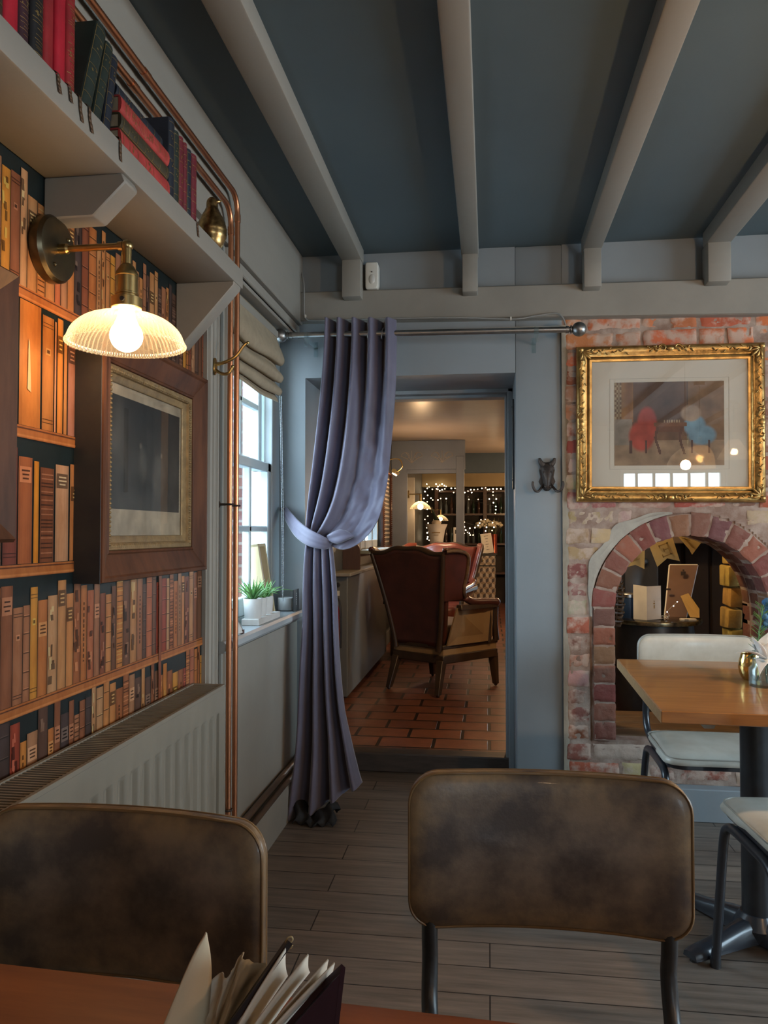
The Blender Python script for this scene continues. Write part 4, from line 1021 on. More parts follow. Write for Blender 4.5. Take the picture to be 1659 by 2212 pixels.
b = MB(); b.grid(lower, 110, 110)
b.build('lower_drape', m_velvet, cur, True, smooth=180, mods=[('SOLIDIFY', {'thickness': 0.003})])
# the fabric of the gathered swag bunching just above the tie
b = MB()
def swag(u, v):
    a = PI*2*v
    c = PXY(712, 1160).lerp(PXY(770, 1158), u); r = 0.030*math.sin(PI*min(1, 0.12+0.88*u))*(1+0.25*math.sin(3*a+4*u))
    return (c.x, RY-0.042+r*0.8*math.cos(a), c.y+r*math.sin(a)*0.85)
b.grid(swag, 24, 25); b.build('gathered_fold', m_velvet, cur, True, smooth=180)
b = MB()
def puddle(u, v):
    x = -0.80+0.17*u; return (x+0.012*math.sin(v*11), 3.10+0.16*v+0.01*math.sin(u*9), 0.012+0.055*math.sin(PI*v)*(0.6+0.4*math.sin(u*8+1))+0.01*math.sin(u*23))
b.grid(puddle, 24, 14); b.build('lining_hem', m_lining, cur, True, smooth=180, mods=[('SOLIDIFY', {'thickness': 0.004})])
for px in (738, 764, 797, 827):
    b = MB(); c = aY(px, 722, RY); b.tube([(c.x+0.004*math.sin(a), RY+0.024*math.cos(a), c.z+0.024*math.sin(a)) for a in [2*PI*i/24 for i in range(24)]], 0.0035, 8, closed=True); b.build('eyelet', m_steel, cur, True, smooth=60)
# tie-back strap from its wall hook
b = MB()
sp = spline([(-0.915, 3.404, 1.300), (-0.875, 3.34, 1.262), (-0.815, 3.245, 1.215), (-0.755, 3.190, 1.180), (-0.705, 3.180, 1.160), (-0.675, 3.200, 1.150), (-0.665, 3.24, 1.150)], 40)
def strap(u, v):
    k = min(39, int(round(u*39))); c = sp[k]; h = 0.012+0.020*math.sin(PI*min(1, 0.1+u*0.95))
    return (c.x+0.25*h*(v-0.5)*2, c.y-0.006*math.sin(PI*v)*(1+0.4*math.sin(v*14)), c.z+h*(v-0.5)*2)
b.grid(strap, 40, 12); b.build('tie_back', m_velvet, cur, True, smooth=180, mods=[('SOLIDIFY', {'thickness': 0.005})])
tb = thing('tie_back_hook', 'small steel tie-back hook on the far wall beside the window', 'hook', (-0.92, 3.405, 1.302))
b = MB(); b.tube([(0, 0.015, 0), (0, -0.02, 0.002)], 0.004, 8); b.ball((0, -0.024, 0.003), 0.010, 14, (1, 0.6, 1)); b.build('knob', m_pewter, tb)

# --- alarm sensor and its cable
sn = thing('motion_sensor', 'small white motion sensor beside the joist above the curtain', 'sensor', (-0.510, 3.395, 2.343))
b = MB(); b.prism([(-0.027, -0.06), (0.024, -0.06), (0.029, -0.04), (0.029, 0.045), (0.024, 0.06), (-0.027, 0.06), (-0.030, 0.05), (-0.030, -0.05)], 'y', -0.034, 0.02, 0.006, 3); b.build('housing', m_plastic, sn)
b = MB(); b.ball((0, -0.026, -0.018), 0.022, 16, (0.85, 0.6, 1.3)); b.build('lens', mat('milky_lens', (0.66, 0.63, 0.57), rough=0.25), sn)
b = MB(); b.box(-0.003, 0.003, -0.0365, -0.033, 0.012, 0.017); b.build('indicator', m_black, sn)
cb = thing('cable', 'thin grey painted cable clipped along the lintel above the curtain pole', 'cable', (-0.3, 3.37, 2.14))
b = MB(); b.tube(spline([(-0.846, 3.402, 2.40), (-0.822, 3.366, 2.33), (-0.818, 3.364, 2.26), (-0.818, 3.364, 2.19), (-0.805, 3.364, 2.158), (-0.769, 3.364, 2.150), (-0.60, 3.364, 2.148), (-0.393, 3.364, 2.146), (-0.107, 3.364, 2.138), (0.113, 3.364, 2.124), (0.20, 3.364, 2.134), (0.29, 3.364, 2.142), (0.318, 3.364, 2.125), (0.332, 3.366, 2.09)], 80), 0.0035, 8)
b.build('cord', mat('painted_cable', (0.28, 0.27, 0.25), rough=0.5), cb, True, smooth=60)
b = MB()
for x, z in ((-0.812, 2.170), (0.10, 2.126)): b.box(x-0.003, x+0.003, 3.358, 3.371, z-0.007, z+0.007)
b.build('cable_clip', m_plastic, cb, True)

# --- iron bull-head coat hook
ih = thing('coat_hook', 'rusty cast iron animal head double coat hook on the blue grey pier', 'hook', (0.2535, FY, 1.44))
b = MB()
sec = [(0.062, 0.012, 0.006), (0.054, 0.025, 0.016), (0.040, 0.029, 0.026), (0.022, 0.027, 0.034), (0.004, 0.023, 0.040), (-0.014, 0.019, 0.045), (-0.030, 0.017, 0.047), (-0.042, 0.018, 0.046), (-0.052, 0.015, 0.042), (-0.058, 0.008, 0.034)]
rings = []
for z, w, d in sec:
    rings.append([b.bm.verts.new((w*math.cos(a), -0.004-(d*max(0, math.sin(a))) + (0.004 if math.sin(a) < 0 else 0), z+0.003*math.sin(3*a))) for a in [2*PI*i/20 for i in range(20)]])
for a_, c_ in zip(rings, rings[1:]):
    for k in range(20): b.bm.faces.new((a_[k], a_[(k+1) % 20], c_[(k+1) % 20], c_[k]))
b.bm.faces.new(rings[0][::-1]); b.bm.faces.new(rings[-1])
for s in (-1, 1):
    b.ball((s*0.016, -0.031, 0.020), 0.005, 8); b.ball((s*0.010, -0.046, -0.044), 0.006, 8); b.ball((s*0.022, -0.012, 0.036), 0.010, 8, (1, 0.6, 1.2))
b.build('head', m_iron, ih, smooth=60)
for s in (-1, 1):
    b = MB(); b.tube(spline([(s*0.014, -0.012, 0.050), (s*0.026, -0.014, 0.062), (s*0.034, -0.016, 0.082)], 8), [0.010, 0.0115, 0.0115, 0.011, 0.010, 0.0085, 0.007, 0.004], 10); b.build('ear', m_iron, ih, smooth=60)
b = MB(); b.prism([(0, 0.05), (0.026, 0.055), (0.034, 0.03), (0.028, 0.0), (0.036, -0.02), (0.02, -0.05), (0, -0.062), (-0.02, -0.05), (-0.036, -0.02), (-0.028, 0.0), (-0.034, 0.03), (-0.026, 0.055)], 'y', -0.006, 0.0, 0.001); b.build('back_plate', m_iron, ih)
for s in (-1, 1):
    b = MB(); b.tube(spline([(s*0.014, -0.012, -0.030), (s*0.026, -0.026, -0.048), (s*0.040, -0.040, -0.064), (s*0.056, -0.050, -0.058), (s*0.064, -0.052, -0.036), (s*0.062, -0.052, -0.022)], 22), [0.0058]*20+[0.005, 0.0035], 10); b.build('hook_prong', m_iron, ih, smooth=60)
ds = thing('latch_strip', 'long black metal latch strip on the right reveal of the doorway', 'door fitting', (0.118, 3.62, 1.6))
b = MB(); b.box(0.111, 0.1205, 3.59, 3.625, 1.397, 1.815, 0.003); b.ball((0.114, 3.605, 1.44), 0.006, 8); b.ball((0.114, 3.605, 1.78), 0.006, 8); b.build('strip', m_black, ds, True)

# --- gilt framed print of two men at a table (generic stand-in)
gp = thing('framed_picture', 'ornate gilt framed print with cream mount above the brick arch', 'picture', (0.762, FY-0.012, 1.662), 0)
gp.rotation_euler = (0, R(0.4), 0)
WF = Matrix(((1, 0, 0, 0), (0, 0, -1, 0), (0, 1, 0, 0), (0, 0, 0, 1)))      # local x->X, y->Z, z->-Y
GW, GH = 0.772, 0.672
b = MB(); frame_sweep(b, GW, GH, [(0.006, 0.0), (0.0, 0.010), (0.002, 0.022), (0.010, 0.032), (0.018, 0.034), (0.030, 0.027), (0.040, 0.017), (0.046, 0.016), (0.050, 0.021), (0.056, 0.022), (0.058, 0.016), (0.066, 0.014), (0.068, 0.008)], WF)
q = random.Random(4)
def P2(x, y, z): return WF @ Vector((x, y, z))
def scroll(cx, cy, ang, s, hand, zt):
    pts = []
    for i in range(22):
        t = i/21; a = ang+hand*(0.4+5.2*t); r = s*(1-t)**0.8
        pts.append(P2(cx+r*math.cos(a), cy+r*math.sin(a), zt+0.004+0.004*math.sin(PI*t)))
    b.tube(pts, [0.0042*(1-0.6*i/21) for i in range(22)], 6)
def leaf3(cx, cy, ang, l, w, zt): b.ball(P2(cx+math.cos(ang)*l/2, cy+math.sin(ang)*l/2, zt+0.003), 1.0, 8, (l/2, w/2, 0.006), Matrix(((1, 0, 0), (0, 0, -1), (0, 1, 0))) @ Matrix.Rotation(ang, 3, 'Z'))
hw, hh = GW/2-0.020, GH/2-0.020
for sx in (-1, 1):
    for sy in (-1, 1):          # corners
        cx, cy = sx*(hw-0.006), sy*(hh-0.006)
        for k in range(5):
            a = math.atan2(-sy, -sx)+(-2+k)*0.5; leaf3(cx, cy, a, 0.052-0.006*abs(k-2), 0.013, 0.034)
        leaf3(cx, cy, math.atan2(sy, sx), 0.022, 0.022, 0.036)
        scroll(cx-sx*0.048, cy+sy*0.002, 0 if sx < 0 else PI, 0.017, sx*sy, 0.034); scroll(cx+sx*0.002, cy-sy*0.048, -sy*PI/2, 0.017, -sx*sy, 0.034)
        for m in range(9):      # trailing foliage along the rails
            t = 0.065+m*0.014; zz_ = 0.031
            leaf3(cx-sx*t, cy-sy*0.002*((m % 3)-1)*3, (0 if sx < 0 else PI)+(0.7 if m % 2 else -0.7), 0.017, 0.006, zz_)
            leaf3(cx-sx*0.002*((m % 3)-1)*3, cy-sy*t, -sy*PI/2+(0.7 if m % 2 else -0.7), 0.017, 0.006, zz_)
for sx, sy in ((0, 1), (0, -1), (1, 0), (-1, 0)):      # cartouches at the middle of each rail
    cx, cy = sx*hw, sy*hh; tx, ty = (1, 0) if sx == 0 else (0, 1); ba = math.atan2(ty, tx)
    leaf3(cx-tx*0.016, cy-ty*0.016, ba, 0.032, 0.024, 0.036)
    for s in (-1, 1):
        scroll(cx+tx*s*0.030, cy+ty*s*0.030, ba+(0 if s > 0 else PI), 0.018, s, 0.035); scroll(cx+tx*s*0.052, cy+ty*s*0.052, ba+PI/2, 0.012, -s, 0.033)
        for m in range(5): leaf3(cx+tx*s*(0.03+0.013*m), cy+ty*s*(0.03+0.013*m), ba+(0 if s > 0 else PI)+(0.8 if m % 2 else -0.8), 0.020, 0.007, 0.031)
b.build('frame_moulding', m_goldframe, gp, smooth=50)
b = MB(); b.box(-GW/2+0.06, GW/2-0.06, -0.008, -0.004, -GH/2+0.06, GH/2-0.06); b.build('mount_board', m_mount, gp, smooth=0)
b = MB()
for d in (0.018, 0.0195):
    w_, h_ = 0.224+d, 0.178+d
b.box(-0.244, 0.244, -0.0086, -0.008, 0.194, 0.1949); b.box(-0.244, 0.244, -0.0086, -0.008, -0.1949, -0.194); b.box(-0.244, -0.2431, -0.0086, -0.008, -0.194, 0.194); b.box(0.2431, 0.244, -0.0086, -0.008, -0.194, 0.194)
b.build('mount_line', mat('mount_ruled_line', (0.36, 0.31, 0.24), rough=0.8), gp, smooth=0)
def interior(u, v):
    c = mix3((0.115, 0.062, 0.040), (0.165, 0.085, 0.045), 0.5+noise.noise((u*4, v*3, 7)))
    if v < 0.30: c = mix3((0.30, 0.195, 0.115), (0.24, 0.15, 0.09), 0.5+noise.noise((u*3, v*14, 2)))
    c = mix3(c, (0.07, 0.038, 0.028), 0.8*blob(u, v, 0.40, 0.80, 0.35, 0.45))
    if u < 0.17 and v > 0.52: c = mix3((0.26, 0.13, 0.055), (0.20, 0.095, 0.045), 0.5+0.5*math.sin(u*60))
    if u < 0.06 and v > 0.55: c = (0.33, 0.24, 0.14) if (int(u*60)+int(v*34)) % 2 else (0.16, 0.09, 0.05)
    if u < 0.16 and 0.24 < v < 0.56 and v < 0.60-0.3*(0.16-u): c = (0.23, 0.18, 0.135)
    if 0.66 < u < 1 and v > 0.3: c = mix3(c, (0.21, 0.115, 0.055), 0.7)
    if abs(u-0.67) < 0.004 and v > 0.3: c = (0.08, 0.045, 0.03)
    # a draped red armchair and a draped blue armchair either side of a small table
    t = max(blob(u, v, 0.30, 0.50, 0.10, 0.22), blob(u, v, 0.25, 0.35, 0.13, 0.20)); c = mix3(c, (0.34, 0.055, 0.035), 2.5*t)
    t = max(blob(u, v, 0.735, 0.47, 0.11, 0.14), blob(u, v, 0.80, 0.36, 0.14, 0.13)); c = mix3(c, (0.16, 0.25, 0.30), 2.5*t)
    t = blob(u, v, 0.70, 0.62, 0.10, 0.11); c = mix3(c, (0.30, 0.20, 0.13), 2.5*t)
    if 0.36 < u < 0.66 and 0.47 < v < 0.515: c = (0.17, 0.075, 0.04)
    if 0.38 < u < 0.64 and 0.40 < v < 0.47: c = (0.13, 0.055, 0.032)
    for q_ in (0.40, 0.62):
        if abs(u-q_-0.02*math.sin(v*14)) < 0.012 and 0.13 < v < 0.45: c = (0.10, 0.045, 0.03)
    for q_ in (0.15, 0.29, 0.71, 0.86):
        if abs(u-q_) < 0.010 and 0.14 < v < 0.3: c = (0.085, 0.04, 0.03)
    if 0.45 < u < 0.60 and 0.515 < v < 0.54: c = (0.32, 0.22, 0.13) if int(u*90) % 2 else (0.12, 0.06, 0.04)
    return c
b = MB(col=True); picgrid(b, 0.448, 0.357, interior, WF, 0.0090, 110, 90); b.build('print', picmat('colour_print', 1), gp, smooth=0)
b = MB(); b.box(-GW/2+0.058, GW/2-0.058, -0.0125, -0.0118, -GH/2+0.058, GH/2-0.058); b.build('glass_pane', m_picglass, gp, smooth=0)

# ================================================================ THROUGH THE HATCH
m_yellow = mat('yellow_lit_flag_card', (0.62, 0.49, 0.20), (0.56, 0.43, 0.17), rough=0.7, scale=16)
m_letter = mat('gold_brown_lettering', (0.34, 0.22, 0.055), rough=0.6)
bun = thing('bunting', 'string of cream yellow lettered pennants hanging behind the brick arch', 'bunting', (0.75, 4.02, 1.2))
QY = 4.03
def flag(corners, lett):
    b = MB(); P = [aY(px, py, QY+dy) for px, py, dy in corners]; b.panel(P, 0.0025); o = b.build('pennant', m_yellow, bun, True, smooth=0)
    b = MB()
    o0, ex, ez = P[0], (P[1]-P[0]), (P[-1]-P[0])
    for u0, u1, v0, v1 in lett:
        q4 = [o0+ex*u+ez*v+Vector((0, -0.004, 0)) for u, v in ((u0, v0), (u1, v0), (u1, v1), (u0, v1))]; b.panel(q4, 0.001)
    b.build('letter', m_letter, o, True, smooth=0)
E3 = [(0.34, 0.74, 0.20, 0.25), (0.67, 0.73, 0.20, 0.72), (0.34, 0.78, 0.68, 0.73), (0.34, 0.38, 0.20, 0.32), (0.34, 0.38, 0.60, 0.73), (0.46, 0.68, 0.43, 0.47), (0.46, 0.50, 0.38, 0.52)]
flag([(1352, 1192, 0), (1393, 1176, 0), (1392, 1229, 0), (1372, 1220, 0), (1352, 1226, 0)], [(0.42, 0.60, 0.15, 0.75), (0.30, 0.72, 0.12, 0.19), (0.3, 0.72, 0.74, 0.80)])
flag([(1401, 1176, 0), (1451, 1156, 0), (1468.5, 1212, 0), (1441, 1206, 0), (1420, 1224.5, 0)], E3)
flag([(1462, 1156, 0), (1503, 1168, 0), (1514, 1173, 0), (1495, 1198, 0), (1489, 1187, 0)], [(0.30, 0.46, 0.1, 0.75), (0.15, 0.6, 0.08, 0.18)])
flag([(1600, 1180, 0.05), (1650, 1190, 0.05), (1650, 1240, 0.05), (1625, 1228, 0.05), (1602, 1238, 0.05)], E3)
b = MB(); b.tube(spline([aY(px, py, QY) for px, py in ((1330, 1180), (1372, 1183), (1401, 1174), (1451, 1153), (1462, 1153), (1514, 1166), (1600, 1172))], 40), 0.0015, 6); b.build('string', m_palewood, bun, True)
# round-topped barrel table with its things
TX, TY, TZ = 0.880, 4.30, 0.742
bt = thing('barrel_table', 'dark round table with bright metal rimmed top standing behind the hatch', 'table', (TX, TY, 0.09))
b = MB(); b.lathe([(0, 0.632), (0.225, 0.632), (0.235, 0.640), (0.235, 0.648), (0.228, 0.652), (0, 0.652)], 56); b.build('tabletop', mat('black_gloss_top', (0.02, 0.02, 0.02), rough=0.12), bt)
b = MB(); b.lathe([(0.229, 0.630), (0.238, 0.632), (0.240, 0.642), (0.238, 0.651), (0.232, 0.653)], 56); b.build('metal_rim', mat('worn_brass_rim', (0.34, 0.29, 0.17), (0.06, 0.05, 0.04), rough=0.3, metal=0.9, scale=26), bt)
b = MB(); b.lathe([(0, 0.0), (0.19, 0.0), (0.215, 0.18), (0.222, 0.32), (0.215, 0.46), (0.195, 0.63), (0, 0.63)], 40); b.build('barrel_body', m_black, bt)
tin = thing('candle_tin', 'navy blue round tin with a silver lid on the barrel table', 'tin', (0.745, 4.30, TZ))
b = MB(); b.lathe([(0, 0), (0.048, 0), (0.049, 0.002), (0.049, 0.112), (0, 0.112)], 36); b.build('body', mat('navy_tin', (0.022, 0.05, 0.12), rough=0.35), tin)
b = MB(); b.lathe([(0.0495, 0.108), (0.0515, 0.110), (0.0515, 0.126), (0.049, 0.129), (0, 0.129)], 36); b.build('lid', m_steel, tin)
fc = thing('folded_menu_card', 'white folded menu card standing on the barrel table', 'card', (0.83, 4.19, TZ))
b = MB()
b.panel([(-0.072, 0.035, 0), (-0.012, -0.01, 0), (-0.012, -0.01, 0.175), (-0.072, 0.035, 0.181)], 0.002); b.panel([(-0.012, -0.01, 0), (0.063, 0.012, 0.004), (0.063, 0.012, 0.178), (-0.012, -0.01, 0.175)], 0.002); b.build('card', m_whitecard, fc, smooth=0)
b = MB(); b.panel([(0.024, -0.0015, 0.06), (0.029, 0.0, 0.06), (0.029, 0.0, 0.078), (0.024, -0.0015, 0.078)], 0.001); b.panel([(0.022, -0.0021, 0.082), (0.031, 0.0005, 0.082), (0.031, 0.0005, 0.088), (0.022, -0.0021, 0.088)], 0.001)
b.panel([(0.024, -0.0015, 0.092), (0.029, 0.0, 0.092), (0.0265, -0.0007, 0.104)], 0.001); b.build('printed_emblem', m_letter, fc, smooth=0)
pf_ = thing('photo_frame', 'brown backed photo frame seen from behind, propped up on the barrel table', 'picture frame', (0.99, 4.35, TZ))
b = MB(); Q = [aY(px, py, y) for px, py, y in ((1436, 1338, 4.36), (1481, 1338, 4.36), (1507, 1221, 4.46), (1447, 1221, 4.46))]
b.panel(Q, 0.010); b.build('back_board', mat('brown_backing_board', (0.17, 0.095, 0.06), rough=0.7, scale=5), pf_, True, smooth=0)
b = MB()
for a_, c_ in ((1, 2), (2, 3), (3, 0)): b.tube([Q[a_]+Vector((0, 0.004, 0)), Q[c_]+Vector((0, 0.004, 0))], 0.006, 6)
b.build('frame_edge', m_whitecard, pf_, True)
b = MB(); b.panel([aY(px, py, y) for px, py, y in ((1470, 1288, 4.38), (1487, 1282, 4.38), (1511, 1316, 4.28), (1511, 1335, 4.26), (1491, 1334, 4.27))], 0.005); b.build('prop_leg', mat('tan_backing_card', (0.42, 0.27, 0.09), rough=0.7), pf_, True, smooth=0)
b = MB(); b.box(-0.012, 0.012, -0.003, 0.003, 0, 0.022); b.ball((0, -0.004, 0.03), 0.006, 8); o = b.build('clip', m_iron, pf_, True); o.location = aY(1476, 1243, 4.42)
b = MB(); b.box(-0.010, 0.014, -0.003, 0.003, 0, 0.010); o = b.build('clip', m_iron, pf_, True); o.location = aY(1443, 1275, 4.38)
fl = thing('fairy_wire_lights', 'loose silver wire fairy lights lying on the barrel table', 'lights', (0.95, 4.22, TZ))
b = MB(); q = random.Random(3); P = [aY(px, py, 4.22) for px, py in ((1433, 1333), (1440, 1322), (1446, 1331), (1437, 1328), (1444, 1318), (1452, 1310), (1458, 1305), (1463, 1300))]
P[0].z = TZ+0.003; b.tube(spline(P, 40), 0.0012, 6); b.tube(spline([(0.91+0.02*math.cos(k*1.3), 4.20+0.018*math.sin(k*1.9), TZ+0.006+0.008*(k % 3)) for k in range(14)], 70), 0.0010, 5); b.build('wire', m_steel, fl, True)
m_cool = emit('cool_fairy_bulb', (0.8, 0.9, 1.0), 3)
for px, py in ((1463, 1300), (1455, 1309), (1441, 1322)):
    b = MB(); b.ball(aY(px, py, 4.22), 0.003, 8); b.build('bulb', m_cool, fl, True)
rm = thing('battery_box', 'small flat cream battery box on the barrel table beside the wire lights', 'battery box', (1.02, 4.17, TZ))
b = MB(); b.box(-0.04, 0.04, -0.014, 0.014, 0, 0.013, 0.003, 2); b.build('case', m_plastic, rm)
b = MB(); b.box(-0.02, 0.0, -0.0148, -0.013, 0.004, 0.009); b.build('switch', m_black, rm)
# wicker basket at the left inside the hatch
wk = thing('wicker_basket', 'dark woven wicker basket hanging just inside the left of the hatch', 'basket', (0.600, 4.08, 0.83))
b = MB(); q = random.Random(8)
for k in range(15):
    z = -0.10+k*0.021; r = 0.060+0.022*math.sin(PI*(k+2)/17)
    b.tube([((r+0.005*math.sin(6*a+k*PI))*math.cos(a), (r+0.005*math.sin(6*a+k*PI))*math.sin(a), z+0.004*math.sin(3*a)) for a in [2*PI*i/36 for i in range(36)]], 0.0065, 6, closed=True)
for i in range(12):
    a = 2*PI*i/12; b.tube([((0.060+0.022*math.sin(PI*(k+2)/17))*math.cos(a), (0.060+0.022*math.sin(PI*(k+2)/17))*math.sin(a), -0.10+k*0.021) for k in range(15)], 0.004, 5)
b.build('weave', mat('dark_wicker', (0.09, 0.055, 0.032), (0.03, 0.02, 0.014), rough=0.4, scale=30), wk)
b = MB()
for k in range(16):
    a = q.uniform(-0.9, 1.4); h = q.uniform(0.02, 0.07); b.tube(spline([(0.06*math.cos(a), 0.06*math.sin(a), 0.195), (0.085*math.cos(a), 0.085*math.sin(a), 0.20+h), (0.115*math.cos(a), 0.1*math.sin(a), 0.195+h*0.5)], 8), 0.0028, 5)
b.build('loose_twigs', mat('pale_twig', (0.34, 0.27, 0.19), rough=0.6), wk)
# dark panelling, beam and yellow lit brick pier of the room beyond
m_darkpanel = mat('dark_brown_panelling', (0.030, 0.018, 0.014), (0.018, 0.012, 0.010), rough=0.5, scale=4)
b = MB(); b.box(0.40, 2.6, 5.2, 5.3, 0.09, 2.17)
for k in range(10): b.box(0.40+k*0.17, 0.55+k*0.17, 5.18, 5.2, 0.2, 1.75, 0.006)
struct('wall_hatch_room', b, m_darkpanel)
b = MB(); b.box(0.5, 2.6, 4.95, 5.2, 1.13, 1.26, 0.005); b.box(0.5, 2.6, 5.0, 5.2, 1.26, 2.17); struct('trim_11', b, mat('brown_beam', (0.17, 0.115, 0.07), (0.12, 0.08, 0.05), rough=0.6, scale=4, stretch=(0.3, 1, 1)))
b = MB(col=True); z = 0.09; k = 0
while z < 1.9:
    h = 0.105; off = 0.012 if k % 2 else 0; b.c = (*[q_*rnd.uniform(0.85, 1.1) for q_ in (0.50, 0.37, 0.10)], 1)  # yellow of the light falling on the pier is put into the brick colour
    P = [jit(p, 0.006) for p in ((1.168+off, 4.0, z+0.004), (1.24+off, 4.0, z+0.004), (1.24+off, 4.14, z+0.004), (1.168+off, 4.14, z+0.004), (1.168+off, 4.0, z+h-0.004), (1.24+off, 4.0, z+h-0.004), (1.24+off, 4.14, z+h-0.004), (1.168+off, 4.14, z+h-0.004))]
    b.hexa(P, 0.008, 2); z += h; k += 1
struct('wall_pier', b, mat('yellow_lit_brick', (1, 1, 1), (0.8, 0.75, 0.7), rough=0.75, scale=30, attr=True, bump=0.5), smooth=25)
cm = thing('coffee_machine', 'dark machine with a row of pale buttons on the counter behind the hatch', 'appliance', (0.93, 5.02, 1.0))
b = MB(); b.box(-0.10, 0.10, -0.12, 0.12, -0.91, 0.24, 0.01, 2); b.build('body', mat('grey_steel_dark', (0.07, 0.075, 0.085), rough=0.3, metal=0.5), cm)
b = MB(); b.box(-0.085, 0.085, -0.126, -0.12, 0.10, 0.17, 0.003); b.build('control_panel', mat('button_panel', (0.20, 0.20, 0.21), rough=0.4), cm)
b = MB()
for k in range(4): b.box(-0.066+k*0.037, -0.048+k*0.037, -0.130, -0.126, 0.12, 0.145, 0.002)
b.build('button', mat('dark_button', (0.03, 0.03, 0.03), rough=0.3), cm)
b = MB(); b.ball((0.0, -0.12, 0.02), 0.04, 16, (1, 0.8, 0.8)); b.build('handle', m_black, cm)
# ================================================================ HALL BEYOND THE DOORWAY
HX = -1.02
m_hallpaint = mat('dark_grey_hall_paint', (0.125, 0.128, 0.122), (0.11, 0.112, 0.108), rough=0.5, scale=3)
b = MB(); b.box(-1.12, HX, 3.9, 6.15, 0.0, 2.2); b.box(-1.12, HX, 7.35, 9.6, 0, 2.2); b.box(-1.12, HX, 6.15, 7.35, 0, 1.06); b.box(-1.12, HX, 6.15, 7.35, 1.80, 2.2); b.box(-1.12, HX, 9.6, 13.2, 0, 2.8)
struct('wall_hall_left', b, m_hallpaint)
f = MB()
for y0, y1, z0, z1 in ((6.15, 6.22, 1.06, 1.8), (7.28, 7.35, 1.06, 1.8), (6.15, 7.35, 1.06, 1.13), (6.15, 7.35, 1.73, 1.8), (6.53, 6.56, 1.06, 1.8), (6.94, 6.97, 1.06, 1.8), (6.15, 7.35, 1.42, 1.45)): f.box(-1.09, -1.05, y0, y1, z0, z1, 0.003)
w2 = struct('window_2', f, m_sash)
g = MB(); g.box(-1.072, -1.068, 6.18, 7.32, 1.09, 1.77); g.build('glass_pane', m_winglass, w2, smooth=0)
b = MB(); b.box(-1.06, -0.90, 6.10, 7.40, 1.025, 1.055, 0.005); b.build('window_sill', m_sash, w2)
b = MB(); b.box(HX, -0.99, 3.95, 9.6, 0.09, 0.22, 0.004); struct('baseboard_hall', b, m_hallpaint)
rc = thing('radiator_cabinet', 'long grey radiator casing along the left wall of the hall beyond', 'radiator', (-0.95, 5.8, 0.09))
b = MB(); b.box(HX+0.002, -0.90, 4.90, 6.80, 0.14, 0.915, 0.006); b.build('casing', m_hallpaint, rc, True)
b = MB(); b.box(HX+0.002, -0.875, 4.86, 6.85, 0.915, 0.938, 0.004); b.build('top_board', m_beam, rc, True)
b = MB(); b.lathe([(0, 0), (0.017, 0), (0.018, 0.02), (0.014, 0.03), (0, 0.03)], 20, Matrix.Translation((-0.965, 4.90, 0.86)) @ Matrix.Rotation(R(90), 4, 'X')); b.build('valve_knob', m_black, rc, True)
b = MB(); b.box(-0.978, -0.952, 4.893, 4.90, 0.79, 0.822); b.build('sticker', m_plastic, rc, True, smooth=0)
ar = thing('arched_board', 'small dark brown arched wooden board standing on the hall radiator casing', 'board', (-0.955, 5.35, 0.938))
b = MB(); b.prism([(-0.062, 0.0), (0.062, 0.0)]+[(0.062*math.cos(a), 0.13+0.062*math.sin(a)) for a in [PI*i/16 for i in range(17)]], 'y', -0.012, 0.012, 0.002); b.build('board', mat('brown_arch_wood', (0.10, 0.05, 0.035), rough=0.5, scale=10, stretch=(8, 1, 1)), ar)
# fire extinguisher on the floor beside the door
fx = thing('fire_extinguisher', 'red fire extinguisher with white label just past the doorway on the left', 'fire extinguisher', (-0.955, 4.62, 0.42))
b = MB(); b.lathe([(0, 0), (0.052, 0), (0.055, 0.006), (0.055, 0.30), (0.050, 0.33), (0.032, 0.352), (0.018, 0.36), (0.018, 0.375), (0, 0.375)], 30); b.build('cylinder', mat('extinguisher_red', (0.40, 0.012, 0.015), rough=0.25), fx)
b = MB()
for k in range(9): b.box(-0.030, 0.030*(1 if k % 3 else 0.4), -0.0578, -0.0560, 0.05+k*0.024, 0.062+k*0.024)
b.build('label', m_plastic, fx, smooth=0)
b = MB(); b.box(-0.012, 0.012, -0.012, 0.012, 0.37, 0.41, 0.003); b.box(-0.008, 0.008, -0.06, 0.03, 0.405, 0.415, 0.002); b.build('valve', m_black, fx)
b = MB(); b.tube(spline([(0.012, 0, 0.39), (0.06, -0.01, 0.36), (0.07, -0.02, 0.2), (0.066, -0.02, 0.08)], 16), 0.007, 8); b.build('hose', m_black, fx)
b = MB(); b.box(-0.09, -0.05, -0.04, 0.04, 0.1, 0.16); b.box(-0.09, 0.05, -0.05, 0.05, -0.012, -0.001); b.build('wall_bracket', m_black, fx)

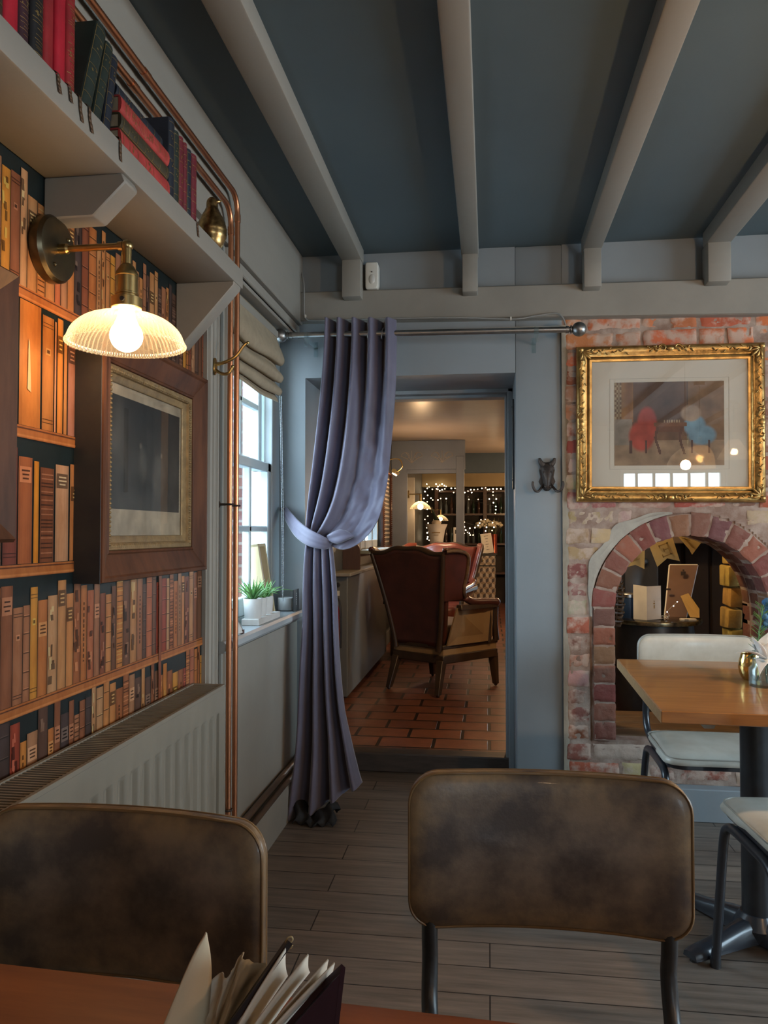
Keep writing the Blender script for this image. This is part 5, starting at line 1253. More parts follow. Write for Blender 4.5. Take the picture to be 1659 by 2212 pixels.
# --- wing armchairs
m_oxblood = mat('oxblood_leather', (0.105, 0.030, 0.022), (0.065, 0.02, 0.016), rough=0.34, scale=9, bump=0.06, bscale=60, coat=0.25)
m_redlea = mat('red_brown_leather', (0.26, 0.06, 0.035), (0.19, 0.045, 0.028), rough=0.32, scale=9, coat=0.3)
m_chairwood = mat('worn_dark_chair_wood', (0.065, 0.036, 0.020), (0.034, 0.02, 0.013), rough=0.4, scale=9, stretch=(1, 1, 0.3), bump=0.1, bscale=30)
m_wornrail = mat('worn_pale_chair_rail', (0.19, 0.115, 0.065), (0.07, 0.04, 0.024), rough=0.45, scale=22)
m_canvas = mat('tan_canvas', (0.36, 0.235, 0.12), (0.30, 0.19, 0.10), rough=0.85, scale=6, bump=0.2, bscale=200)
def armchair(label, loc, rz, grp, lea=m_oxblood):
    """local: sitter faces +y; back plane near y=-0.30"""
    o = thing('wing_armchair', label, 'armchair', loc, rz, grp)
    HT = 1.0
    def halfw(z): return 0.190+0.135*max(0, (z-0.30)/0.70)**1.15
    def backy(z): return -0.285-0.13*max(0, (z-0.34)/0.66)**1.3
    def topz(u): return 0.978+0.022*math.cos(PI*u*0.95)-0.006*math.cos(3*PI*u)
    # back: outer leather panel and padded inside
    def bk_(u, v, off):
        s = (u-0.5)*2; zt = topz(s); z = 0.33+(zt-0.33)*v
        return (s*halfw(z), backy(z)+off+0.012*(1-s*s), z)
    b = MB(); b.grid(lambda u, v: bk_(u, v, -0.014), 20, 20); b.build('back_panel', lea, o, smooth=180, mods=[('SOLIDIFY', {'thickness': 0.012})])
    b = MB(); b.grid(lambda u, v: (bk_(u, v, 0)[0]*0.97, bk_(u, v, 0)[1]+0.03+0.05*(math.sin(PI*u)*math.sin(PI*min(1, v+0.08)))**0.5, bk_(u, v, 0)[2]+0.004), 20, 20); b.build('back_cushion', lea, o, smooth=180, mods=[('SOLIDIFY', {'thickness': 0.03})])
    b = MB(); b.tube([Vector(bk_(i/30, 1.0, 0.0))+Vector((0, 0, 0.002)) for i in range(31)], 0.018, 10); b.build('top_rail', m_chairwood, o, smooth=60)
    b = MB()
    for s in (-1, 1): b.tube([(s*halfw(z)*0.99, backy(z)-0.008, z) for z in [0.30+0.66*i/16 for i in range(17)]], [0.022-0.006*i/16 for i in range(17)], 8)
    b.build('back_stile', m_chairwood, o, smooth=60)
    # wings sweeping forward and down to the arms
    for s in (-1, 1):
        edge = spline([(s*0.335, -0.405, 0.982), (s*0.378, -0.325, 0.985), (s*0.396, -0.240, 0.950), (s*0.370, -0.215, 0.83), (s*0.345, -0.215, 0.735), (s*0.330, -0.175, 0.665), (s*0.330, -0.08, 0.632), (s*0.335, 0.08, 0.622), (s*0.340, 0.19, 0.612)], 40)
        b = MB()
        def wing(u, v):
            e = edge[int(round(v*27))]; z = e.z; inn = Vector((s*halfw(max(0.34, z))*0.985, backy(z), z)); return inn.lerp(e, u)
        b.grid(wing, 8, 28); b.build('wing', lea, o, smooth=180, mods=[('SOLIDIFY', {'thickness': 0.022})])
        b = MB(); b.tube(edge[:28], 0.013, 8); b.build('wing_rail', m_wornrail, o, smooth=60)
        b = MB(); P = edge[24:]; b.tube(P, [0.026]*len(P), 12); b.ball(edge[-1], 0.030, 12); b.build('arm_pad', lea, o, smooth=180)
        b = MB(); b.hexa([(s*0.300, -0.25, 0.585), (s*0.352, -0.25, 0.585), (s*0.358, 0.20, 0.575), (s*0.306, 0.20, 0.575), (s*0.305, -0.25, 0.622), (s*0.347, -0.25, 0.622), (s*0.353, 0.20, 0.60), (s*0.311, 0.20, 0.60)], 0.004)
        b.tube([(s*0.335, 0.185, 0.60), (s*0.325, 0.20, 0.45), (s*0.310, 0.235, 0.34)], [0.022, 0.019, 0.024], 8); b.tube([(s*0.318, -0.02+0.16, 0.60), (s*0.312, 0.14, 0.33)], 0.014, 6); b.build('arm_frame', m_chairwood, o)
        b = MB(); b.panel([(s*0.235, -0.265, 0.34), (s*0.312, 0.16, 0.34), (s*0.330, 0.16, 0.59), (s*0.315, -0.26, 0.60)], 0.012); b.build('side_panel', m_canvas, o, smooth=0)
    # seat: rails, webbing edge, cushion
    b = MB()
    poly = [(-0.225, -0.29), (0.225, -0.29), (0.315, 0.25), (0.20, 0.295), (-0.20, 0.295), (-0.315, 0.25)]
    b.prism(poly, 'z', 0.215, 0.275, 0.006); b.prism([(x*1.0, y) for x, y in poly], 'z', 0.315, 0.342, 0.004); b.build('seat_rail', m_chairwood, o)
    b = MB(); b.prism([(x*0.97, y*0.97) for x, y in poly], 'z', 0.27, 0.32); b.build('seat_webbing', m_canvas, o)
    b = MB(); b.prism([(x*0.92, y*0.95+0.015) for x, y in poly], 'z', 0.342, 0.47, 0.035, 3); b.build('seat_cushion', mat('tan_leather_cushion', (0.10, 0.06, 0.035), rough=0.4, scale=8) if lea is m_oxblood else lea, o)
    for x, y, dx, dy in ((-0.195, -0.27, -0.02, -0.07), (0.195, -0.27, 0.02, -0.07), (-0.275, 0.245, -0.01, 0.02), (0.275, 0.245, 0.01, 0.02)):
        b = MB()
        r0, r1 = 0.028, 0.018
        b.hexa([(x+dx-r1, y+dy-r1, 0.016), (x+dx+r1, y+dy-r1, 0.016), (x+dx+r1, y+dy+r1, 0.016), (x+dx-r1, y+dy+r1, 0.016), (x-r0, y-r0, 0.24), (x+r0, y-r0, 0.24), (x+r0, y+r0, 0.24), (x-r0, y+r0, 0.24)], 0.003)
        b.ball((x+dx, y+dy, 0.012), 0.013, 10, (1, 1, 0.9)); b.build('leg', m_chairwood, o)
    return o
armchair('worn dark oxblood wing armchair seen from behind in the hall', (-0.335, 5.60, 0.09), R(-33), 'wing armchairs in the hall')
armchair('second wing armchair in brighter red leather, facing this way behind the dark one', (-0.50, 7.0, 0.09), R(165), 'wing armchairs in the hall', m_redlea)

# --- carved screen at the end of the hall
SY = 8.1
b = MB(); b.box(-1.02, -0.24, SY, SY+0.06, 1.86, 2.172, 0.006); b.box(-0.335, -0.250, SY-0.01, SY+0.07, 0.09, 2.0, 0.006); b.box(-1.02, -0.85, SY, SY+0.06, 0.09, 1.87, 0.006); b.box(-1.02, -0.25, SY, SY+0.06, 0.09, 0.75, 0.006)
b.box(-0.86, -0.33, SY+0.01, SY+0.05, 1.82, 1.865, 0.004)
scr = struct('wall_screen', b, mat('slate_blue_screen_paint', (0.17, 0.21, 0.29), (0.15, 0.185, 0.26), rough=0.45, scale=5))
b = MB()
for cx, s in ((-0.80, 1), (-0.48, 1)):
    for k in range(5):
        a = R(-60+30*k)+PI/2; b.tube(spline([(cx, SY-0.004, 1.93), (cx+0.06*math.cos(a), SY-0.004, 1.94+0.07*math.sin(a)), (cx+0.12*math.cos(a)*1.1, SY-0.004, 1.95+0.11*math.sin(a))], 8), 0.0035, 5)
    for h in (-1, 1): b.tube([(cx+h*(0.06+0.055*(1-i/24)*math.cos(0.3*i)), SY-0.004, 2.0+0.055*(1-i/24)*math.sin(0.3*i)) for i in range(22)], 0.003, 5)
b.build('incised_scrolls', mat('pale_scroll_paint', (0.36, 0.35, 0.35), rough=0.5), scr)
b = MB(); b.box(-0.94, -0.80, SY+0.30, SY+0.34, 0.09, 1.80, 0.004); struct('wall_side_panel', b, mat('pale_side_panel', (0.42, 0.40, 0.37), rough=0.5))
# framed chalk board with its picture light
cbd = thing('chalkboard', 'dark framed chalk menu board on the hall wall under a picture light', 'sign', (HX, 7.62, 1.42))
b = MB(); frame_sweep(b, 0.62, 0.80, [(0, 0), (0, 0.02), (0.012, 0.032), (0.04, 0.026), (0.05, 0.016)], WL); b.build('frame', m_darkwood, cbd, smooth=0)
b = MB(); rope(b, 0.56, 0.74, WL, 0.030, 0.010, 0.02); b.build('rope_moulding', m_brownwood, cbd, smooth=60)
b = MB(); b.box(0.006, 0.013, -0.27, 0.27, -0.36, 0.36); b.build('board', mat('slate_board', (0.06, 0.05, 0.05), (0.03, 0.028, 0.028), rough=0.6, scale=6), cbd, smooth=0)
b = MB(); q = random.Random(9)
for k in range(16):
    z = 0.31-k*0.042
    y = -0.2+q.uniform(0, 0.08)
    while y < 0.2: l = q.uniform(0.02, 0.06); b.box(0.013, 0.0145, y, y+l, z, z+0.016); y += l+0.014
b.build('chalk_writing', mat('chalk', (0.55, 0.50, 0.44), rough=0.9), cbd, smooth=0)
pl = thing('picture_light', 'brass swan neck picture light above the chalkboard in the hall', 'lamp', (HX, 7.62, 1.90))
b = MB(); b.tube(spline([(0.0, 0, 0), (0.07, 0, 0.03), (0.15, 0, 0.02), (0.17, 0, -0.05), (0.12, 0, -0.10)], 24), 0.006, 8); b.lathe([(0, 0), (0.03, 0), (0.03, 0.01), (0, 0.014)], 18, Matrix.Rotation(R(90), 4, 'Y')); b.build('swan_neck', m_brass, pl)
b = MB(); b.tube([(0.105, -0.15, -0.10), (0.105, 0.15, -0.10)], 0.022, 14); b.build('lamp_tube', m_brass, pl)
b = MB(); b.tube([(0.095, -0.13, -0.122), (0.095, 0.13, -0.122)], 0.008, 8); b.build('bulb', emit('picture_light_bulb', (1.0, 0.62, 0.32), 22), pl)
# two more lamps like the near one, in the bar
def disclamp(label, loc, sgn, strength):
    o = thing('wall_lamp', label, 'lamp', loc, 0, 'glowing lamps in the bar')
    b = MB(); b.tube([(0, 0, 0.17), (sgn*0.14, 0, 0.17)], 0.006, 8); b.tube([(sgn*0.14, 0, 0.17), (sgn*0.14, 0, 0.09)], 0.013, 10); b.lathe([(0, 0), (0.04, 0), (0.04, 0.02), (0, 0.02)], 20, Matrix.Translation((0, 0, 0.17)) @ Matrix.Rotation(R(90)*sgn, 4, 'Y')); b.build('arm', m_brass, o)
    b = MB(); b.lathe([(0.02, 0.095), (0.06, 0.075), (0.10, 0.04), (0.115, 0.01), (0.112, 0.008), (0.097, 0.036), (0.058, 0.07), (0.02, 0.09)], 30, Matrix.Translation((sgn*0.14, 0, 0))); b.build('glass_shade', m_shade, o, smooth=60)
    b = MB(); b.ball((sgn*0.14, 0, 0.035), 0.032, 14); b.build('bulb', emit('bar_bulb', (1.0, 0.66, 0.34), strength), o, smooth=180)
    return o
disclamp('glowing dish wall lamp inside the screen opening on the left of the bar', (-0.865, 8.28, 1.44), 1, 30)
disclamp('smaller glowing dish lamp hanging farther back in the bar', (-0.84, 11.4, 1.36), 1, 14)

# --- the bar room
b = MB(); b.box(-1.02, 2.5, 12.3, 12.4, 0.09, 2.8); struct('wall_bar', b, mat('dark_bar_wall', (0.035, 0.022, 0.016), rough=0.6))
b = MB(); b.box(-1.02, 2.0, 9.5, 9.62, 1.93, 2.80, 0.004); struct('trim_12', b, mat('dark_slate_blue_beam', (0.055, 0.085, 0.12), rough=0.5, scale=3))
b = MB(); b.box(-1.02, 2.0, 11.9, 12.3, 1.90, 2.4, 0.004); struct('trim_13', b, mat('mustard_cornice', (0.34, 0.26, 0.14), rough=0.7, scale=3))
b = MB(); b.box(-1.1, 3.2, 9.62, 13.2, 2.40, 2.5); struct('ceiling.002', b, m_hallceil, smooth=0)
b = MB(); b.box(3.1, 3.2, 3.97, 13.2, 0.0, 2.6); struct('wall_hall_right', b, m_darkpanel)
sv = thing('back_bar_shelves', 'dark back bar shelving with columns framed by fairy lights', 'shelving', (-0.3, 12.2, 0.09))
b = MB()
for x in (-0.80, -0.42, -0.05, 0.32): b.box(x-0.03, x+0.03, 12.0, 12.29, 0.09, 1.92, 0.004)
b.build('upright', m_darkwood, sv, True)
b = MB()
for z in (0.55, 1.0, 1.46, 1.82): b.box(-0.82, 0.34, 12.02, 12.29, z, z+0.03)
b.build('shelf_plank', m_darkwood, sv, True)
q = random.Random(21)
m_bottle = [mat('dark_bottle_glass', (0.02, 0.035, 0.02), rough=0.08), mat('brown_bottle_glass', (0.05, 0.02, 0.01), rough=0.08), mat('grey_bottle_glass', (0.10, 0.11, 0.11), rough=0.08)]
for z in (1.03, 1.49):
    for k in range(13):
        x = -0.74+k*0.085
        if any(abs(x-c) < 0.05 for c in (-0.42, -0.05, 0.32)): continue
        o = MB(); h = q.uniform(0.20, 0.27); r = 0.026; o.lathe([(0, 0), (r, 0), (r, h*0.6), (r*0.4, h*0.78), (r*0.38, h), (0, h)], 14)
        o = o.build('bottle', q.choice(m_bottle)); o.location = (x, 12.12, z)
        tag(o, 'dark bottle in the row along the %s back bar shelf' % ('lower' if z < 1.2 else 'upper'), 'bottle', 'bottles on the %s back bar shelf' % ('lower' if z < 1.2 else 'upper'))
# champagne bucket, with a bottle
ic = thing('ice_bucket', 'white flared ice bucket on the bar beyond the hall', 'bucket', (-0.62, 9.3, 1.02))
b = MB(); b.lathe([(0, 0), (0.075, 0), (0.078, 0.01), (0.085, 0.10), (0.102, 0.20), (0.132, 0.275), (0.128, 0.277), (0.098, 0.20), (0.08, 0.10), (0, 0.06)], 36); b.build('bucket', m_pot, ic, smooth=50)
b = MB(); b.box(-0.05, 0.05, -0.108, -0.100, 0.17, 0.18); b.box(-0.03, 0.03, -0.105, -0.095, 0.145, 0.15); b.build('lettering', m_dullgold, ic, smooth=0)
b = MB(); b.lathe([(0.05, 0.27), (0.06, 0.30), (0.02, 0.34), (0.0, 0.345)], 14); b.build('white_cloth', m_paper, ic, smooth=60)
ic.location.z = 1.02
bo = thing('champagne_bottle', 'dark foil topped bottle leaning in the white ice bucket', 'bottle', (-0.60, 9.3, 1.30))
b = MB(); b.lathe([(0, 0), (0.035, 0), (0.035, 0.05), (0.014, 0.12), (0.014, 0.19), (0, 0.195)], 16, Matrix.Rotation(R(-22), 4, 'Y')); b.build('glass', m_bottle[0], bo)
# patterned cabinet with flowers and menu
KX, KY = 0.040-0.28, 11.0
cbn = thing('patterned_cabinet', 'cabinet with cream tan and charcoal tumbling block pattern doors', 'cabinet', (-0.035, 11.2, 0.09))
b = MB(); b.box(-0.26, 0.105, 11.0, 11.4, 0.16, 0.89, 0.004); b.box(-0.27, 0.125, 10.99, 11.42, 0.875, 0.90, 0.004); b.build('carcass', m_black, cbn, True)
b = MB()
for x in (-0.24, 0.085): b.box(x-0.02, x+0.02, 11.02, 11.06, 0.09, 0.16); b.box(x-0.02, x+0.02, 11.34, 11.38, 0.09, 0.16)
b.build('leg', m_black, cbn, True)
def cubes(name, x0, x1, z0, z1):
    b = MB(col=True); b.col(0.5, 0.42, 0.32); b.box(x0, x1, 10.985, 11.0, z0, z1)
    w = 0.084; sd = w*0.577
    cols = [(0.62, 0.54, 0.44), (0.085, 0.072, 0.07), (0.38, 0.28, 0.19)]
    def clip(poly):
        for ax, lim, sg in ((0, x0, 1), (0, x1, -1), (1, z0, 1), (1, z1, -1)):
            out = []
            for k in range(len(poly)):
                p, q_ = poly[k], poly[(k+1) % len(poly)]; dp, dq = sg*(p[ax]-lim), sg*(q_[ax]-lim)
                if dp >= 0: out.append(p)
                if dp*dq < 0: t_ = dp/(dp-dq); out.append((p[0]+(q_[0]-p[0])*t_, p[1]+(q_[1]-p[1])*t_))
            poly = out
            if len(poly) < 3: return None
        return poly
    for j in range(-2, 12):
        for i in range(-1, 7):
            cx = x0+w*(i+(0.5 if j % 2 else 0)); cz = z0+j*sd*1.5
            for c, p in zip((cols[2], cols[1], cols[0]), (((cx, cz), (cx+w/2, cz+sd/2), (cx, cz+sd), (cx-w/2, cz+sd/2)), ((cx, cz), (cx+w/2, cz+sd/2), (cx+w/2, cz-sd/2), (cx, cz-sd)), ((cx, cz), (cx-w/2, cz+sd/2), (cx-w/2, cz-sd/2), (cx, cz-sd)))):
                p2 = clip(list(p))
                if p2 and abs(sum(p2[k][0]*p2[(k+1) % len(p2)][1]-p2[(k+1) % len(p2)][0]*p2[k][1] for k in range(len(p2)))) > 1e-6:
                    b.c = (*c, 1); b.face([(x, 10.984, z) for x, z in p2])
    o = b.build(name, mat('tumbling_block_pattern', (1, 1, 1), (0.9, 0.9, 0.9), attr=True, rough=0.4), cbn, True, smooth=0)
    b = MB(); b.lathe([(0, 0), (0.008, 0), (0.012, 0.02), (0, 0.026)], 12, Matrix.Translation(((x0+x1)/2 if name == 'drawer' else x0+0.05, 10.984, (z0+z1)/2+(0 if name == 'drawer' else 0.06))) @ Matrix.Rotation(R(90), 4, 'X')); b.build('knob', m_brass, o, True)
cubes('drawer', -0.25, 0.095, 0.735, 0.865); cubes('door', -0.25, 0.095, 0.17, 0.715)
for k, (x, h, lab) in enumerate(((0.005, 0.29, 'left one of the two copper red metal jugs of flowers on the cabinet'), (0.085, 0.27, 'right one of the two copper red metal jugs of flowers on the cabinet'))):
    o = thing('flower_jug', lab, 'vase', (x, 11.25, 0.90), 0, 'copper jugs of flowers on the cabinet')
    b = MB(); b.lathe([(0, 0), (0.045, 0), (0.042, 0.02), (0.038, h*0.6), (0.042, h), (0.038, h), (0.0, h-0.02)], 20); b.build('jug', mat('copper_red_metal', (0.42, 0.09, 0.045), rough=0.25, metal=0.7), o)
    b = MB()
    for i in range(42):
        a = i*2.4; r = 0.115*math.sqrt((i+1)/42)*(0.9 if k else 1.15); z = h+0.10+0.07*math.cos(r*12)+q.uniform(-0.02, 0.02)
        b.ball((r*math.cos(a)-(0.06 if k == 0 else -0.01), r*math.sin(a)*0.6, z), q.uniform(0.018, 0.028), 6)
    b.build('blooms', mat('cream_hydrangea', (0.52, 0.46, 0.34), (0.40, 0.34, 0.22), rough=0.8, scale=30), o, smooth=60)
    b = MB()
    for i in range(12):
        a = q.uniform(0, 6.28); bevel_leaf(b, (0.02*math.cos(a), 0.02*math.sin(a), h), (0.16*math.cos(a), 0.06*math.sin(a), h+q.uniform(0.08, 0.28)), 0.014, 0.02)
    b.build('foliage', mat('olive_foliage', (0.13, 0.12, 0.05), rough=0.6), o, smooth=60)
mb = thing('menu_board', 'cream framed menu leaning on the patterned cabinet below the flowers', 'sign', (0.0, 11.06, 0.90))
Mm = Matrix.Rotation(R(-14), 4, 'X') @ Matrix.Rotation(R(-8), 4, 'Y')
b = MB(); b.box(-0.078, 0.078, -0.006, 0.006, 0, 0.29, 0.002, 1, Mm); b.build('frame', m_whitecard, mb)
b = MB(); b.box(-0.07, 0.07, -0.008, -0.006, 0.01, 0.28, 0, 1, Mm); b.build('menu_sheet', m_paper, mb, smooth=0)
b = MB()
for k, w_ in enumerate((0.03, 0.02, 0.012, 0.024, 0.012, 0.02)): b.box(-w_, w_, -0.0092, -0.008, 0.25-k*0.04, 0.256-k*0.04, 0, 1, Mm)
b.build('printed_lines', m_black, mb, smooth=0)
sg = thing('small_sign', 'small black and white card sign behind the post of the screen', 'sign', (-0.36, 9.6, 1.02))
b = MB(); b.box(-0.07, 0.05, 0, 0.006, 0, 0.24, 0.002); b.build('card', m_whitecard, sg)
b = MB(); b.box(-0.05, -0.01, -0.001, 0, 0.16, 0.21); b.box(-0.03, 0.03, -0.001, 0, 0.09, 0.11); b.box(-0.05, 0.03, -0.001, 0, 0.03, 0.05); b.build('print', m_black, sg, smooth=0)
tb2 = thing('bar_counter', 'dark bar counter half hidden behind the armchairs', 'counter', (-0.55, 9.75, 0.09))
b = MB(); b.box(-1.0, -0.27, 9.5, 10.1, 0.09, 0.99); b.build('front', m_darkwood, tb2, True)
b = MB(); b.box(-1.01, -0.25, 9.15, 10.12, 0.99, 1.02, 0.004); b.build('counter_top', m_darkwood, tb2, True)
# fairy lights
m_fairy = emit('warm_fairy_bulb', (1.0, 0.78, 0.48), 9)
def fairy(label, pts, Y, r):
    o = thing('fairy_lights', label, 'lights', tuple(aY(*pts[0], Y)), 0, 'fairy light strings in the bar')
    P = [aY(x, y, Y) for x, y in pts]
    b = MB(); b.tube(P, 0.0015, 4); b.build('wire', m_black, o, True)
    for p in P:
        b = MB(); b.ball(p+Vector((0, -0.01, 0)), r*q.uniform(0.7, 1.25), 8); b.build('bulb', m_fairy, o, True, smooth=180)
fairy('warm fairy lights framing the left half of the bar, seen through the screen', [(922, 1046), (927, 1052), (934, 1057), (942, 1046), (946, 1051), (943, 1056), (950, 1048), (955, 1046), (960, 1049), (964, 1051), (961, 1056), (955, 1058), (950, 1060), (946, 1057), (975, 1055), (983, 1055), (980, 1064), (964, 1077), (952, 1077), (946, 1080), (935, 1080), (931, 1076), (923, 1084), (924, 1070), (918, 1062), (923, 1055), (916, 1077), (923, 1100), (924, 1115), (918, 1122), (925, 1130), (922, 1140), (926, 1148), (923, 1151), (928, 1156), (924, 1160), (932, 1160), (923, 1164), (927, 1167)], 11.85, 0.009)
fairy('warm fairy lights framing the right half of the bar above the flowers', [(1004, 1064), (1011, 1061), (1017, 1058), (1019, 1064), (1024, 1058), (1032, 1057), (1041, 1055), (1049, 1054), (1053, 1058), (1057, 1057), (1065, 1056), (1065, 1063), (1065, 1070), (1066, 1086), (1072, 1078), (1057, 1078), (1033, 1079), (1013, 1079), (1071, 1094), (1071, 1101), (1070, 1109), (1073, 1056), (1082, 1056)], 10.9, 0.0085)
fairy('short string of warm fairy lights trailing among the copper jugs', [(1003, 1138), (1006, 1145), (1010, 1150), (1014, 1152), (1003, 1152), (1015, 1141), (1026, 1140), (1033, 1135), (1039, 1123), (1048, 1122), (1051, 1139), (1049, 1147), (1036, 1130), (1064, 1129), (1067, 1139), (1063, 1146), (1003, 1128), (1016, 1156), (1022, 1156)], 10.85, 0.008)
fairy('tiny cluster of fairy lights on the cabinet top beside the menu', [(1014, 1193), (1016, 1197), (1021, 1195), (1024, 1192), (1029, 1194), (1019, 1199)], 10.96, 0.009)
# ================================================================ CHAIRS AND TABLES
def dining_chair(label, loc, rz, seat_m, edge_m, grp, pz0=0.58, pz1=0.815, hw=0.2155, tube_m=m_navytube, mid=(0.58, 0.57, 0.50), rim=(0.62, 0.61, 0.54)):
    def tone3(a, c, t): return tuple(x+(y-x)*t for x, y in zip(a, c))
    o = thing('dining_chair', label, 'chair', loc, rz, grp)
    zc, hh_ = (pz0+pz1)/2, (pz1-pz0)/2; r = 0.045
    def cur(x): return -0.205-0.030*(1-(x/hw)**2)
    out = rrect(hw, hh_, r, 7)
    def ringpts(ins, y):
        sx, sz = (hw-ins)/hw, (hh_-ins)/hh_
        return [(x*sx, cur(x*sx)+y, zc+z*sz-0.0*x) for x, z in out]
    b = MB(col=True)
    # pad: front and rear faces domed, wrapped round the rim
    def dens(P):       # subdivide the outline so the curved pad follows its bow
        Q = []
        for i in range(len(P)):
            p, q_ = P[i], P[(i+1) % len(P)]; n = max(1, int(math.hypot(q_[0]-p[0], q_[1]-p[1])/0.03))
            for k in range(n): Q.append((p[0]+(q_[0]-p[0])*k/n, p[1]+(q_[1]-p[1])*k/n))
        return Q
    out = dens(out)
    rings = []
    for ins, y in ((0.10, -0.021), (0.06, -0.0205), (0.034, -0.0192), (0.016, -0.0165), (0.005, -0.0115), (0.0, -0.005), (0.0, 0.005), (0.005, 0.0115), (0.016, 0.0165), (0.034, 0.0192), (0.06, 0.0205), (0.10, 0.021)):
        rings.append([b.bm.verts.new(p) for p in ringpts(ins, y)])
    n = len(out); fs = []
    for a_, c_ in zip(rings, rings[1:]):
        for k in range(n): fs.append(b.bm.faces.new((a_[k], a_[(k+1) % n], c_[(k+1) % n], c_[k])))
    for ring, y in ((rings[0], -0.021), (rings[-1], 0.021)):
        c = b.bm.verts.new((0, cur(0)+y, zc))
        for k in range(n): fs.append(b.bm.faces.new((ring[k], ring[(k+1) % n], c)))
    b._paint(fs)
    tones = (mid, tone3(mid, rim, 0.15), tone3(mid, rim, 0.5), tone3(mid, rim, 0.85), rim, rim, rim, rim, tone3(mid, rim, 0.85), tone3(mid, rim, 0.5), tone3(mid, rim, 0.15), mid)
    vc = {v: tones[i] for i, ring in enumerate(rings) for v in ring}
    for f in b.bm.faces:
        for l in f.loops: l[b.lay] = (*vc.get(l.vert, mid), 1)
    b.build('backrest', seat_m, o, smooth=50)
    b = MB()
    for y in (-0.0085, 0.0085): b.tube(ringpts(0.0015, y), 0.0024, 6, closed=True)
    b.build('backrest_piping', edge_m, o, smooth=60)
    # seat
    so = [(x, y*0.9+0.04) for x, y in dens(rrect(0.205, 0.205, 0.055, 6))]
    b = MB(col=True); b.col(*mid); rings = []
    for sc_, z in ((0.3, 0.482), (0.7, 0.480), (0.88, 0.474), (0.97, 0.464), (1.0, 0.452), (0.99, 0.446), (0.9, 0.444)):
        rings.append([b.bm.verts.new((x*sc_*(1.02 if y > 0.04 else 0.98), 0.04+(y-0.04)*sc_, z)) for x, y in so])
    n = len(so); fs = []
    for a_, c_ in zip(rings, rings[1:]):
        for k in range(n): fs.append(b.bm.faces.new((a_[k], a_[(k+1) % n], c_[(k+1) % n], c_[k])))
    fs.append(b.bm.faces.new(rings[0])); fs.append(b.bm.faces.new(rings[-1][::-1])); b._paint(fs)
    b.build('seat', seat_m, o, smooth=60)
    b = MB(); b.tube([(x*0.975, y*0.965, 0.466) for x, y in so], 0.003, 6, closed=True); b.build('seat_piping', edge_m, o, smooth=60)
    b = MB(); b.prism([(x*0.95, y*0.95) for x, y in so], 'z', 0.430, 0.446, 0.002); b.build('seat_board', tube_m, o)
    for s in (-1, 1):
        b = MB(); x = s*0.184
        b.tube(spline([(x, cur(0.184)+0.0, zc+hh_*0.6), (x, cur(0.184), pz0), (x, -0.222, 0.52), (x, -0.205, 0.468), (x*0.98, -0.165, 0.440), (x*0.96, -0.08, 0.424), (x*0.96, 0.12, 0.422)], 30), 0.0128, 12); b.build('back_upright', tube_m, o, smooth=60)
        b = MB(); x = s*0.198
        b.tube(spline([(x*1.06, 0.225, 0.012), (x*1.03, 0.20, 0.22), (x*1.01, 0.180, 0.365), (x, 0.155, 0.405), (x, 0.10, 0.416), (x, -0.02, 0.416), (x, -0.09, 0.412), (x*1.01, -0.135, 0.388), (x*1.03, -0.165, 0.28), (x*1.06, -0.215, 0.012)], 50), 0.0128, 12); b.build('leg_frame', tube_m, o, smooth=60)
        for y in (0.225, -0.215):
            b = MB(); b.tube([(x*1.06, y, 0.0), (x*1.06, y, 0.025)], 0.0145, 12); b.build('foot_cap', m_black, o)
    return o
dining_chair('brown leather dining chair in front right of centre, whole backrest in view', (0.093, 1.030, 0), R(181), m_leather, m_leatheredge, 'brown leather chairs at the near table', 0.575, 0.818, 0.2165, m_black, (0.225, 0.165, 0.125), (0.30, 0.195, 0.10))
dining_chair('brown leather dining chair cut by the left edge, in front of the radiator', (-0.536, 0.865, 0), R(178), m_leather, m_leatheredge, 'brown leather chairs at the near table', 0.545, 0.789, 0.2165, m_black, (0.225, 0.165, 0.125), (0.30, 0.195, 0.10))
dining_chair('cream leather chair behind the far oak table, in front of the brick arch', (0.775, 2.835, 0), R(180), m_cream, m_creamedge, 'cream leather chairs at the far table', 0.58, 0.812)
dining_chair('cream leather chair nearest on the right edge, mostly cut off by the frame', (0.843, 2.055, 0), R(4), m_cream, m_creamedge, 'cream leather chairs at the far table', 0.58, 0.81)

# --- far oak table
t = thing('dining_table', 'square honey oak dining table on a black pedestal by the brick arch', 'table', (0.778, 2.425, 0), R(-1.6))
b = MB(); b.box(-0.337, 0.337, -0.405, 0.405, 0.719, 0.750, 0.002); b.build('tabletop', m_tabletop, t)
b = MB(); b.box(-0.3385, -0.3365, -0.404, 0.404, 0.720, 0.7485); b.build('end_grain_edge', m_tableedge, t, smooth=0)
b = MB(); b.box(-0.235, -0.185, -0.30, 0.30, 0.695, 0.719, 0.002); b.prism([(-0.24, 0.719), (-0.18, 0.719), (-0.19, 0.690), (-0.215, 0.690)], 'y', -0.32, -0.10); b.build('batten', mat('pale_batten', (0.45, 0.42, 0.36), rough=0.6), t)
b = MB(); b.lathe([(0, 0.07), (0.040, 0.07), (0.040, 0.70), (0.12, 0.705), (0.12, 0.719), (0, 0.719)], 32); b.build('pedestal', m_black, t)
b = MB()
